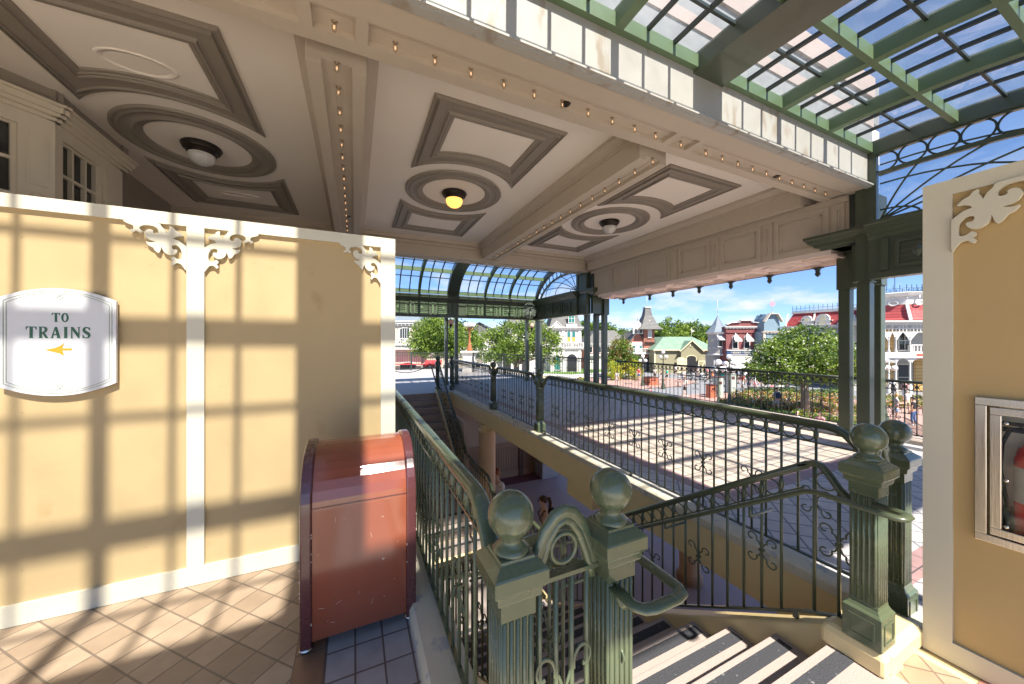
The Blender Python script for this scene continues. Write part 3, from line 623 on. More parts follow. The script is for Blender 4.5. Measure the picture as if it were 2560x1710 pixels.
    MB().loft(zz, 6.99, ylo - .02, 7.66, yhi + .02).build('capital', GREENB, t)
    return t, yo, post
BIGX = [-7.14, -3.64, -.14, 3.36]
def thirds(a, b): return [a + (b - a) * k / 3 for k in (1, 2)], [a + (b - a) * k / 9 for k in range(1, 9) if k % 3]
sm, mu = [], []
for a, b in zip([x + .225 for x in BIGX], [x - .225 for x in BIGX[1:]] + [6.73]):
    p, q = thirds(a, b); sm += p; mu += q
c1, yo1, post1 = canopy('near_glass_canopy', 'green ribbed glass roof overhead with clouded panes at the wall', 2.405, -1, -8.5, 6.97, BIGX, sm, mu, True)
c2, yo2, post2 = canopy('far_glass_canopy', 'curved green glass roof beyond the far end of the ceiling', 9.62, 1, -8.5, 6.97, BIGX, sm, mu, False)
c1.name = 'glass_canopy'; c2.name = 'glass_canopy'
for x, dy in ((3.12, 0), (3.50, 0), (6.50, 0), (6.98, 0), (7.2, .1)): post2(x, yo2 + dy, 2.515, .06)
for x, dy in ((-3.8, 0), (-3.4, 0)): post2(x, yo2 + dy, 2.515, .06)
for x in (-3.7, -.1, 3.4): post1(x - .2, yo1, 2.515, .07) if x > 3 else None
# globe lamps and fan on the far posts
for k, (x, y, z, lb) in enumerate(((3.24, yo2 - .2, 2.35, 'peach globe lamp on the post left of the copper lamp'), (6.62, yo2 - .22, 2.28, 'peach globe lamp on the post under the round fan'))):
    t = thing('globe_lamp', lb, 'lamp', (x, y, z), group='globe lamps on the far posts')
    MB().ball((0, 0, 0), .105, 20).build('globe', PEACH, t); MB().lathe([(.02, -.22), (.05, -.14), (.06, -.1), (.04, -.09)], n=12).tube([(0, 0, -.2), (0, .1, -.26), (0, .2, -.2)], .015, 6).build('bracket', BRONZE, t)
t = thing('wall_fan', 'round caged fan hung at the corner of the far canopy', 'fan', (6.40, yo2 - .42, 2.86))
m = MB()
for r in (.30, .25, .2, .15, .1): m.tube([(r * math.cos(a), -.03 + (.3 - r) * -.25, r * math.sin(a)) for a in [2 * math.pi * k / 32 for k in range(32)]], .005, 5, closed=True, up=(0, 1, 0))
for k in range(24): a = 2 * math.pi * k / 24; m.tube([(.04 * math.cos(a), -.09, .04 * math.sin(a)), (.2 * math.cos(a), -.06, .2 * math.sin(a)), (.30 * math.cos(a), 0, .30 * math.sin(a)), (.28 * math.cos(a), .12, .28 * math.sin(a))], .003, 4)
m.build('cage', mat('pale_cage_wire', (.35, .4, .34), .4), t)
m = MB()
for k in range(3):
    a = 2 * math.pi * k / 3 + .5; e = Vector((math.cos(a), 0, math.sin(a))); f = Vector((-e.z, 0, e.x))
    m.add([tuple(e * .04 + f * -.03), tuple(e * .25 + f * -.09 + Vector((0, .03, 0))), tuple(e * .26 + f * .08 + Vector((0, .08, 0))), tuple(e * .04 + f * .03 + Vector((0, .03, 0)))], [(0, 1, 2, 3)])
m.build('blades', BLACKG, t); MB().lathe([(.001, -.02), (.06, -.01), (.07, .2), (.03, .22)], n=16, axis='y').box(-.02, .2, -.02, .02, .36, .02).build('motor', BRONZE, t)

# ============================================================ HOARDINGS
HB = [(0.0, -0.281), (0.011, -0.272), (0.019, -0.26), (0.028, -0.249), (0.044, -0.245), (0.054, -0.251), (0.064, -0.262), (0.071, -0.259), (0.074, -0.25), (0.068, -0.239), (0.065, -0.232), (0.074, -0.223), (0.071, -0.211), (0.061, -0.205), (0.054, -0.211), (0.041, -0.219), (0.028, -0.218), (0.022, -0.207), (0.021, -0.182), (0.025, -0.158), (0.036, -0.139), (0.052, -0.13), (0.067, -0.135), (0.07, -0.147), (0.063, -0.158), (0.054, -0.157), (0.044, -0.162), (0.047, -0.176), (0.059, -0.191), (0.073, -0.197), (0.092, -0.193), (0.109, -0.177), (0.116, -0.16), (0.118, -0.147), (0.125, -0.171), (0.132, -0.188), (0.145, -0.182), (0.155, -0.168), (0.161, -0.157), (0.175, -0.15), (0.188, -0.136), (0.192, -0.123), (0.172, -0.126), (0.148, -0.117), (0.168, -0.114), (0.188, -0.1), (0.199, -0.078), (0.197, -0.059), (0.185, -0.046), (0.17, -0.044), (0.159, -0.051), (0.162, -0.059), (0.152, -0.067), (0.138, -0.064), (0.135, -0.048), (0.142, -0.032), (0.158, -0.022), (0.185, -0.019), (0.209, -0.024), (0.222, -0.035), (0.222, -0.049), (0.211, -0.061), (0.215, -0.072), (0.229, -0.068), (0.239, -0.062), (0.253, -0.073), (0.265, -0.063), (0.263, -0.055), (0.253, -0.054), (0.25, -0.044), (0.253, -0.031), (0.267, -0.024), (0.286, -0.016), (0.286, -0.001), (0.142, 0.0), (0.122, -0.019), (0.105, -0.038), (0.095, -0.06), (0.089, -0.044), (0.082, -0.033), (0.081, -0.011), (0.063, -0.019), (0.054, -0.034), (0.035, -0.044), (0.02, -0.061), (0.019, -0.069), (0.044, -0.074), (0.063, -0.09), (0.038, -0.099), (0.019, -0.114), (0.006, -0.127), (0.0, -0.14)]
def smooth_poly(P, n=3):
    out = []; m = len(P)
    for i in range(m):
        a, b, c, d = (Vector(P[(i + k) % m]) for k in (-1, 0, 1, 2))
        v1, v2 = (b - a), (c - b); sharp = v1.angle(v2, 0) > 1.1
        for k in range(n):
            u = k / n; out.append(0.5 * ((2 * b) + (c - a) * u + (2 * a - 5 * b + 4 * c - d) * u * u + (3 * b - a - 3 * c + d) * u ** 3))
    return out
HBS = smooth_poly(HB)
h = thing('hoarding_wall', 'long yellow hoarding with cream frame, dappled with sunlit window-like squares', 'hoarding', (0, 0, 0))
MB().box(-5.0, 2.94, .003, .29, 2.958, 2.42).build('panel', YEL, h)
MB().box(-5.0, 2.918, 2.355, .30, 2.9405, 2.432).box(-5, 2.94, 2.42, .302, 2.99, 2.433).build('top_rail', CREAM, h)
MB().box(-5.0, 2.918, .003, .30, 2.9405, .118).build('bottom_rail', CREAM, h)
for a, b in ((-.995, -.905), (.19, .30), (-2.30, -2.21)): MB().box(a, 2.9185, .1181, b, 2.941, 2.3549).build('batten', CREAM, h)
MB().box(.2901, 2.9415, .003, .302, 2.99, 2.42).build('end_board', CREAM, h)
for x, sx in ((-.904, 1), (-.996, -1), (.189, -1), (-2.209, 1), (-2.301, -1)):
    MB().prism([(px * sx, pz) for px, pz in HBS], (x, 2.915, 2.3545), (1, 0, 0), (0, 0, 1), (0, .022, 0)).build('scroll_bracket', CREAM, h)
h = thing('hoarding_wall', 'ochre hoarding at the right edge holding the steel extinguisher cabinet', 'hoarding', (0, 0, 0))
MB().box(2.715, -4.0, .003, 2.735, .505, .68).box(2.715, -4, 1.33, 2.735, .505, 2.40).box(2.715, .505, .003, 2.735, .73, 2.40).box(2.715, -4, .68, 2.735, .02, 1.33).build('panel', YELR, h)
MB().box(2.70, -4, 2.335, 2.717, .735, 2.41).box(2.7165, -4, 2.40, 2.78, .735, 2.412).build('top_rail', CREAM, h)
MB().box(2.70, -4, .004, 2.717, .735, .105).build('bottom_rail', CREAM, h)
MB().box(2.7003, .637, .105, 2.717, .735, 2.335).box(2.7353, .70, .005, 2.78, .734, 2.40).build('batten', CREAM, h)
MB().prism([(-px * 1.0, pz) for px, pz in HBS], (2.703, .6365, 2.3345), (0, 1, 0), (0, 0, 1), (-.02, 0, 0)).build('scroll_bracket', CREAM, h, bevel=.002)
# sign
sg = thing('direction_sign', 'white scroll-edged sign reading TO TRAINS with a golden arrow', 'sign', (-1.553, 2.905, 1.60))
def barrel(wd, hs, hm, n=16):
    top = [(-wd + 2 * wd * k / n, hs + (hm - hs) * (1 - ((k / n - .5) * 2) ** 2)) for k in range(n + 1)]
    return [(x, z) for x, z in top] + [(x, -z) for x, z in reversed(top)]
MB().prism(barrel(.234, .248, .312), (0, 0, 0), (1, 0, 0), (0, 0, 1), (0, .02, 0)).build('board', SIGNW, sg)
m = MB()
def line(P, y=-.001, r=.0017, closed=True):
    Q = P + ([P[0]] if closed else [])
    for a, b in zip(Q, Q[1:]): m.bar((a[0], y, a[1]), (b[0], y, b[1]), .001, r * 2, up=(0, 0, 1)) if abs(b[0] - a[0]) > abs(b[1] - a[1]) else m.bar((a[0], y, a[1]), (b[0], y, b[1]), r * 2, .001, up=(0, 1, 0))
line(barrel(.216, .232, .297)); 
inner = barrel(.205, .222, .287)
line([p for p in inner if p[1] > 0 and p[0] < -.02], closed=False); line([p for p in inner if p[1] > 0 and p[0] > .02], closed=False)
line([p for p in inner if p[1] < 0 and p[0] < -.02], closed=False); line([p for p in inner if p[1] < 0 and p[0] > .02], closed=False)
line([(-.205, -.222), (-.205, .222)], closed=False); line([(.205, -.222), (.205, .222)], closed=False)
for s in (1, -1):
    line([(-.024, s * .286), (0, s * .268), (.014, s * .256), (0, s * .245), (-.014, s * .256), (0, s * .268), (.024, s * .286)], closed=False)
m.build('border_line', SIGNL, sg)
GL = {'T': ([[(-.5, 1), (.5, 1), (.5, .72), (.44, .72), (.36, .9), (.15, .93), (.15, .08), (.24, 0), (-.24, 0), (-.15, .08), (-.15, .93), (-.36, .9), (-.44, .72), (-.5, .72)]], 1.0),
      'I': ([[(-.24, 1), (.24, 1), (.15, .93), (.15, .07), (.24, 0), (-.24, 0), (-.15, .07), (-.15, .93)]], .5),
      'N': ([[(-.5, 1), (-.2, 1), (.3, .42), (.3, .93), (.2, 1), (.52, 1), (.42, .93), (.42, 0), (.3, 0), (-.3, .72), (-.3, .07), (-.2, 0), (-.52, 0), (-.42, .07), (-.42, .93)]], 1.1),
      'A': ([[(-.08, 1), (.12, 1), (.44, .08), (.54, 0), (.08, 0), (.15, .08), (.1, .26), (-.2, .26), (-.26, .08), (-.18, 0), (-.54, 0), (-.42, .08)], ], 1.0),
      'R': ([[(-.48, 1), (.1, 1), (.34, .93), (.42, .75), (.34, .56), (.14, .47), (.44, .07), (.54, 0), (.22, 0), (-.1, .44), (-.1, .07), (0, 0), (-.46, 0), (-.37, .07), (-.37, .93)]], 1.0),
      'S': ([[(.36, .97), (.36, .70), (.30, .70), (.18, .88), (0, .92), (-.12, .85), (-.13, .75), (-.02, .66), (.22, .56), (.38, .42), (.42, .25), (.32, .08), (.1, -.02), (-.15, .0), (-.32, .04), (-.40, .0), (-.40, .32), (-.34, .32), (-.24, .13), (-.06, .06), (.10, .10), (.16, .2), (.10, .3), (-.14, .42), (-.34, .55), (-.42, .74), (-.34, .92), (-.12, 1.02), (.12, 1.0), (.28, .96)]], .85)}
def glyph(ch, x, z, hgt, par):
    wd = hgt * .62; mb = MB()
    if ch == 'O':
        n = 28; vs = []; fs = []
        for k in range(n):
            a = 2 * math.pi * k / n
            for rx, rz in ((.44, .52), (.19, .40)):
                for y in (0, -.0012): vs.append((x + rx * math.cos(a) * wd * 1.05, y, z + hgt * .5 + rz * math.sin(a) * hgt))
        for k in range(n): a = k * 4; b = (k + 1) % n * 4; fs += [(a + 1, b + 1, b + 3, a + 3), (a, a + 1, b + 1, b), (a + 2, b + 2, b + 3, a + 3)]
        mb.add(vs, fs)
    else:
        for P in GL[ch][0]: mb.prism([(px * wd, pz * hgt) for px, pz in P], (x, 0, z), (1, 0, 0), (0, 0, 1), (0, -.0012, 0))
    mb.build('letter', SIGNG, par)
    if ch == 'A': MB().prism([(-.16 * wd, .36 * hgt), (.07 * wd, .36 * hgt), (-.04 * wd, .72 * hgt)], (x, -.0013, z), (1, 0, 0), (0, 0, 1), (0, -.0004, 0)).build('letter_counter', SIGNW, par)
    if ch == 'R': MB().prism([(-.1 * wd, .55 * hgt), (.02 * wd, .56 * hgt), (.14 * wd, .66 * hgt), (.14 * wd, .82 * hgt), (.03 * wd, .92 * hgt), (-.1 * wd, .93 * hgt)], (x, -.0013, z), (1, 0, 0), (0, 0, 1), (0, -.0004, 0)).build('letter_counter', SIGNW, par)
for ch, x in (('T', -.016), ('O', .020)): glyph(ch, x, .116, .052, sg)
for ch, x in zip('TRAINS', (-.112, -.066, -.017, .023, .062, .108)): glyph(ch, x, .022, .066, sg)
MB().prism([(-.062, -.045), (.0, -.067), (.016, -.082), (.014, -.062), (.009, -.05), (.048, -.05), (.048, -.036), (.009, -.036), (.014, -.022), (.017, -.004), (.004, -.02), (-.02, -.034)], (0, 0, 0), (1, 0, 0), (0, 0, 1), (0, -.0012, 0)).build('arrow', SIGNO, sg)

# ============================================================ EXTINGUISHER CABINET
cb = thing('extinguisher_cabinet', 'stainless steel fire extinguisher cabinet set into the ochre hoarding', 'cabinet', (2.70, .02, 1.0))
def frame_rect(y0, y1, z0, z1, wd, x0, x1):
    return MB().box(x0, y0, z0, x1, y1, z0 + wd).box(x0, y0, z1 - wd, x1, y1, z1).box(x0, y0, z0 + wd, x1, y0 + wd, z1 - wd).box(x0, y1 - wd, z0 + wd, x1, y1, z1 - wd)
frame_rect(0.0, .548, -.335, .34, .036, -.014, .03).build('outer_frame', STEEL, cb, bevel=.003)
frame_rect(.042, .506, -.293, .298, .034, -.012, .004).build('door_frame', STEEL, cb, bevel=.003)
MB().box(-.004, .076, -.259, -.001, .472, .264).build('door_glass', glass_mat('cabinet_glass', (.9, .92, .92)), cb)
MB().box(.012, .0, -.32, .16, .006, .325).box(.012, .53, -.32, .16, .536, .325).box(.012, .006, -.32, .16, .53, -.314).box(.012, .006, .319, .16, .53, .325).box(.15, 0, -.32, .166, .536, .325).build('lining', INSIDE, cb)
m = MB()
for y, z in ((.459, .23), (.459, -.03), (.459, -.24)): m.lathe([(.001, -.018), (.007, -.016), (.008, -.012)], (0, y, z), 10, axis='x')
m.build('rivet', STEEL, cb)
ex = thing('fire_extinguisher', 'red fire extinguisher with black hose standing inside the cabinet', 'extinguisher', (2.79, .412, .70))
MB().lathe([(.001, 0), (.06, 0), (.066, .01), (.066, .36), (.055, .41), (.03, .44), (.024, .46), (.001, .46)], n=32).build('cylinder', REDP, ex)
MB().lathe([(.0668, .17), (.0668, .33)], n=24, a0=math.radians(110), a1=math.radians(250)).build('label', LABEL, ex)
MB().lathe([(.02, .455), (.026, .46), (.026, .49), (.001, .495)], n=16).box(-.012, -.02, .48, .012, .10, .50).box(-.012, -.02, .51, .012, .11, .525).build('valve_head', BLKR, ex)
MB().tube([(0, .02, .475), (-.0, .045, .50), (-.01, .075, .49), (-.015, .095, .42), (-.015, .10, .3), (-.01, .09, .2), (0, .08, .12)], .008, 8).build('hose', BLKR, ex)
MB().tube([(0, .08, .13), (0, .08, .05), (0, .08, .0)], [.012, .016, .02], 10).build('nozzle', BLKR, ex)

# ============================================================ TRASH BIN
tb = thing('trash_bin', 'scuffed russet trash bin with rounded top and maroon end frames', 'bin', (.035, 2.02, 0))
def binprof(h0, rr, depth, ins=0):                 # profile in (y, z): front at y=0, depth to +y
    P = [(0 + ins, h0)]; R = .30 - ins
    z1 = 1.02
    P.append((ins, z1 - .30))
    for k in range(1, 10): a = math.pi / 2 * k / 9; P.append((.30 - R * math.cos(a), z1 - .30 + R * math.sin(a)))
    for k in range(0, 9): a = math.pi / 2 * (1 - k / 9); P.append((depth - .30 + R * math.cos(a), z1 - .30 + R * math.sin(a)))
    P += [(depth - ins, z1 - .30), (depth - ins, h0)]
    return P
def slanted(P): return [(y - (.0 if z > .72 else (.72 - z) * .0), z) for y, z in P]
D = .62
mbn = MB().prism(binprof(.055, .3, D, .014), (-.235, 0, 0), (0, 1, 0), (0, 0, 1), (.47, 0, 0)); mbn.build('body', RUST, tb, bevel=.002)
MB().box(-.236, .0125, .735, .236, .016, .74).build('door_seam', MAROON, tb)
for x0 in (-.288, .235):
    MB().prism(binprof(.03, .3, D, 0), (x0, 0, 0), (0, 1, 0), (0, 0, 1), (.053, 0, 0)).build('end_frame', MAROON, tb, bevel=.008)
for x in (-.262, .262):
    for y in (.05, D - .05): MB().lathe([(.001, 0), (.032, 0), (.034, .012), (.02, .016), (.016, .04)], (0, 0, 0), 12).build('foot', STEEL, tb, (x, y, 0))
SCR = mat('pale_scratched_metal', (.62, .50, .42), .5)
rg = random.Random(5); m = MB()
for k in range(13):
    x, z = rg.uniform(-.21, .21), rg.uniform(.09, .68); a = rg.uniform(-.5, .5) if k % 3 else rg.uniform(1.2, 1.9); l = rg.uniform(.004, .03)
    m.bar((x, .0135, z), (x + l * math.cos(a), .0135, z + l * math.sin(a)), .0012, .0012, up=(0, 1, 0))
m.build('scratch_marks', SCR, tb)
m = MB()
for x0 in (-.262, .262):
    for k in range(11):
        z = rg.choice([rg.uniform(.03, .2), rg.uniform(.2, .7)]); sx = rg.choice((-.026, .026)); m.box(x0 + sx - .002, -.0012, z, x0 + sx + .002, .004, z + rg.uniform(.002, .012))
m.build('chipped_edge', SCR, tb)
for x, z in ((-1.72, 2.2), (-1.72, 1.2), (-1.72, .3), (-1.2, 2.2), (-1.2, .3), (-.82, 2.2), (-.82, 1.3), (-.82, .3), (.1, 2.2), (.1, 1.3)):
    MB().lathe([(.001, -.0012), (.004, -.001), (.0045, 0)], (x, 2.9398, z), 8, axis='y').build('screw_head', mat('painted_screw', (.40, .30, .17), .5), bpy.data.objects['hoarding_wall'])
# ============================================================ NEWELS AND RAILINGS
def newel(label, x, y, z0, group=None, m=GREEN, top=1.09):
    t = thing('newel_post', label, 'newel post', (x, y, z0), group=group)
    hgt = top - z0                                   # ball centre above its base
    c = hgt - .125
    MB().loft([(0, 0), (.155, 0), (.16, .004), (.168, .012), (.18, .018), (.188, .024)], -.082, -.082, .082, .082).build('base_block', m, t, bevel=.003).scale = (.90, .90, 1)
    mm = MB()
    for s in (-1, 1):
        mm.box(-.045, s * .0822, .03, .045, s * .0855, .038).box(-.045, s * .0822, .12, .045, s * .0855, .128).box(-.053, s * .0822, .03, -.045, s * .0855, .128).box(.045, s * .0822, .03, .053, s * .0855, .128)
        mm.box(s * .0822, -.045, .03, s * .0855, .045, .038).box(s * .0822, -.045, .12, s * .0855, .045, .128).box(s * .0822, -.053, .03, s * .0855, -.045, .128).box(s * .0822, .045, .03, s * .0855, .053, .128)
    mm.build('base_panel', m, t).scale = (.90, .90, 1)
    sh = MB().loft([(.188, 0), (c - .10, 0)], -.054, -.054, .054, .054)
    for s in (-1, 1):
        for k in range(5):
            q = -.046 + .023 * k
            sh.tube([(q, s * .054, .203), (q, s * .054, c - .155)], .0082, 8).tube([(s * .054, q, .203), (s * .054, q, c - .155)], .0082, 8)
    sh.loft([(.188, 0), (.203, .004)], -.0615, -.0615, .0615, .0615).loft([(c - .155, .003), (c - .15, 0), (c - .10, 0)], -.0615, -.0615, .0615, .0615)
    sh.build('fluted_shaft', m, t).scale = (.90, .90, 1)
    MB().loft([(c - .10, .03), (c - .092, .018), (c - .07, .015), (c - .055, 0), (c - .015, 0), (c - .01, .004), (c + .008, .028), (c + .012, .036), (c + .02, .036)], -.098, -.098, .098, .098).build('cap', m, t, bevel=.003).scale = (.87, .87, 1)
    MB().lathe([(.054, c + .02), (.056, c + .028), (.046, c + .036), (.036, c + .046), (.033, c + .056), (.038, c + .064), (.04, c + .068)] + [(.070 * math.sin(a), hgt - .070 * math.cos(a)) for a in [math.radians(32 + 148 * k / 22) for k in range(23)]], n=40).build('ball_finial', m, t)
    return t
newel('glossy green ball-topped newel post nearest the trash bin', .43, .945, 0, top=1.08)
newel('glossy green ball-topped newel post with the square looped handrail at its side', .80, .93, 0, top=1.095)
newel('green newel post standing on the sunlit yellow plinth', 2.345, .82, .115, top=1.12)
newel('darker green newel post tucked between the plinth newel and the ochre hoarding', 2.905, .90, 0, top=1.07)
newel('green newel post midway along the inner deck railing', 2.93, 5.22, 0.03, top=1.07)
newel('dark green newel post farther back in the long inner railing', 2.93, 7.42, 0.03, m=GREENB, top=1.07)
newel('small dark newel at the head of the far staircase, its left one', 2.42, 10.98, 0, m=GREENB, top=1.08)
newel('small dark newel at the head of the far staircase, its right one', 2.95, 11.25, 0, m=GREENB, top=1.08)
BAL = {}
def rail_kit(m):
    if m.name in BAL: return BAL[m.name]
    ringm = MB().tube([(.046 * math.cos(a), 0, .046 * math.sin(a)) for a in [2 * math.pi * k / 20 for k in range(20)]], .0045, 6, closed=True, up=(0, 1, 0)).mesh('ring', m)
    def spiral(cx, cz, sx, sz):
        out = []
        for k in range(22):
            a = k / 21; th = a * math.pi * 1.75; r = .034 * (1 - .62 * a)
            out.append((sx * (cx + r * math.cos(math.pi + 0.4 - th)), 0, sz * (cz + r * math.sin(math.pi + 0.4 - th))))
        return out
    s_ = MB()
    for sx in (-1, 1):
        for sz in (-1, 1):
            path = [(0, 0, 0), (sx * .006, 0, sz * .02), (sx * .018, 0, sz * .045)] + spiral(.062, .062, sx, sz)
            s_.tube(path, .0048, 6, up=(0, 1, 0))
    s_.box(-.014, -.012, -.008, .014, .012, .008)
    BAL[m.name] = (ringm, s_.mesh('scroll', m)); return BAL[m.name]
def railing(label, p0, p1, m=GREEN, top=1.03, spacing=.107, r=.0085, low=.075, scroll=.48, ring=True, endcurves=(0, 0), group=None, first=None, toph=.022, topw=.030, scrolls=4, phase=1, square=False, t=None, skipends=True):
    p0, p1 = Vector(p0), Vector(p1); dv = p1 - p0; Lh = math.hypot(dv.x, dv.y); ux = Vector((dv.x / Lh, dv.y / Lh, 0)); sl = dv.z / Lh; ang = math.atan2(ux.y, ux.x)
    if t is None: t = thing('railing', label, 'railing', tuple(p0), group=group)
    off = p0 - Vector(t.location)
    P = lambda s, z: off + ux * s + Vector((0, 0, s * sl + z))
    path = []; e0, e1 = endcurves
    if e0: path += [P(.0, top - .20), P(.04, top - .17), P(.10, top - .09), P(.15, top - .035), P(.20, top - .008), P(.25, top)]
    else: path += [P(0, top)]
    n = max(2, int(Lh / .5)); path += [P(.25 * bool(e0) + (Lh - .25 * bool(e0) - .25 * bool(e1)) * k / n, top) for k in range(1, n)]
    if e1: path += [P(Lh - .25, top), P(Lh - .20, top - .008), P(Lh - .15, top - .035), P(Lh - .10, top - .09), P(Lh - .04, top - .17), P(Lh, top - .20)]
    else: path += [P(Lh, top)]
    MB().tube(path, topw, 12, rz=toph).tube([q - Vector((0, 0, .012)) for q in path], topw * .55, 8, rz=toph * .9).build('top_rail', m, t)
    zr = top - .132
    if ring: MB().bar(P(.02, zr), P(Lh - .02, zr), .016, .010).build('ring_rail', m, t)
    MB().bar(P(0, low), P(Lh, low), .022, .014).build('bottom_rail', m, t)
    RM, SM = rail_kit(m)
    zt = top - .02; hb = zt - low
    nb = int((Lh - .06) / spacing); s0 = (Lh - (nb - 1) * spacing) / 2
    key = (m.name, round(hb, 3), r)
    if key not in BAL:
        if square: mb_ = MB().box(-r, -r, 0, r, r, hb)
        else: mb_ = MB().tube([(0, 0, 0), (0, 0, hb)], r, 8)
        if ring and r > .005: mb_.lathe([(r, hb - .09), (r * 1.7, hb - .08), (r * 1.9, hb - .06), (r * 1.7, hb - .04), (r, hb - .03)], n=10)
        BAL[key] = mb_.mesh('baluster', m)
    me = BAL[key]
    for k in range(nb):
        s = s0 + k * spacing; q = P(s, low)
        drop = 0
        if (e1 and s > Lh - .2) or (e0 and s < .2): continue
        obj('baluster', me, t, q)
        if ring and k < nb - 1: obj('ring', RM, t, P(s + spacing / 2, zr + .052), rot=(0, 0, ang))
        if scrolls and k % scrolls == phase: obj('scroll', SM, t, P(s, scroll), rot=(0, 0, ang))
    for s in [x for x in (Lh * .02, Lh * .5, Lh * .98)]:
        q = P(s, 0); MB().box(q.x - .012, q.y - .012, q.z + .0, q.x + .012, q.y + .012, q.z + low).build('foot', m, t)
    return t
railing('long green railing of the platform running beside the trash bin', (.43, 1.04, .10), (.43, 10.6, .10), top=.92, low=.03, endcurves=(1, 0), scroll=.40, phase=3, spacing=.112, toph=.026, topw=.034)
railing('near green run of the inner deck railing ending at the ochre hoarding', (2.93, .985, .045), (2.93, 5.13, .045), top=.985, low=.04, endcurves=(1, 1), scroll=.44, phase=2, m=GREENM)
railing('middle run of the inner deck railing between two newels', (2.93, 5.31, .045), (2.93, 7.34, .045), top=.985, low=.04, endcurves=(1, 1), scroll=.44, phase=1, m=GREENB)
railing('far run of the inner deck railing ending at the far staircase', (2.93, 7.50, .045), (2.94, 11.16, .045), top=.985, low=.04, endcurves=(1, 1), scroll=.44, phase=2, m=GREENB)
# outer deck railing, between the post clusters
for a, b, lb in ((-1.0, 2.93, 'short black run of the outer railing beside the ochre hoarding'), (2.62, 2.74, None), (3.0, 8.85, 'long black railing along the outer edge of the deck'), (9.7, 12.5, 'black outer railing beyond the far post cluster')):
    if lb: railing(lb, (7.80, a, .125), (7.80, b, .125), m=BLACKG, top=.86, low=.05, spacing=.128, scroll=.36, phase=2, toph=.018, topw=.022, r=.008, scrolls=4)
# gate panel between the two nearest newels
g = thing('gate_panel', 'narrow railing panel with a rounded arch between the two nearest newels', 'gate', (.615, .94, 0))
P = [(-.125, .865), (-.115, .90), (-.095, .955), (-.065, 1.02), (-.03, 1.06), (0, 1.07), (.03, 1.06), (.065, 1.02), (.095, .955), (.115, .90), (.125, .865)]
P = [(a, 0, z - .02) for a, z in P]
MB().tube(P, .026, 12, rz=.015, up=(0, 1, 0)).build('arched_rail', GREEN, g)
MB().tube([(a * .88, 0, z - .024) for a, _, z in P], .017, 8, up=(0, 1, 0)).build('inner_arch', GREEN, g)
MB().bar((-.13, 0, .855), (.13, 0, .855), .032, .014).build('cross_rail', GREEN, g)
MB().bar((-.13, 0, .09), (.13, 0, .09), .024, .014).build('bottom_rail', GREEN, g)
for x in (-.09, -.03, .03, .09): MB().tube([(x, 0, .09), (x, 0, .86 if abs(x) < .05 else .93)], .0095, 8).build('baluster', GREEN, g)
obj('ring', MB().tube([(.047 * math.cos(a), 0, .047 * math.sin(a)) for a in [2 * math.pi * k / 24 for k in range(24)]], .008, 8, closed=True, up=(0, 1, 0)).mesh('ring', GREEN), g, (0, 0, .935))
obj('scroll', rail_kit(GREEN)[1], g, (0.0, -.005, .46)).scale = (1.25, 1, 1.6)
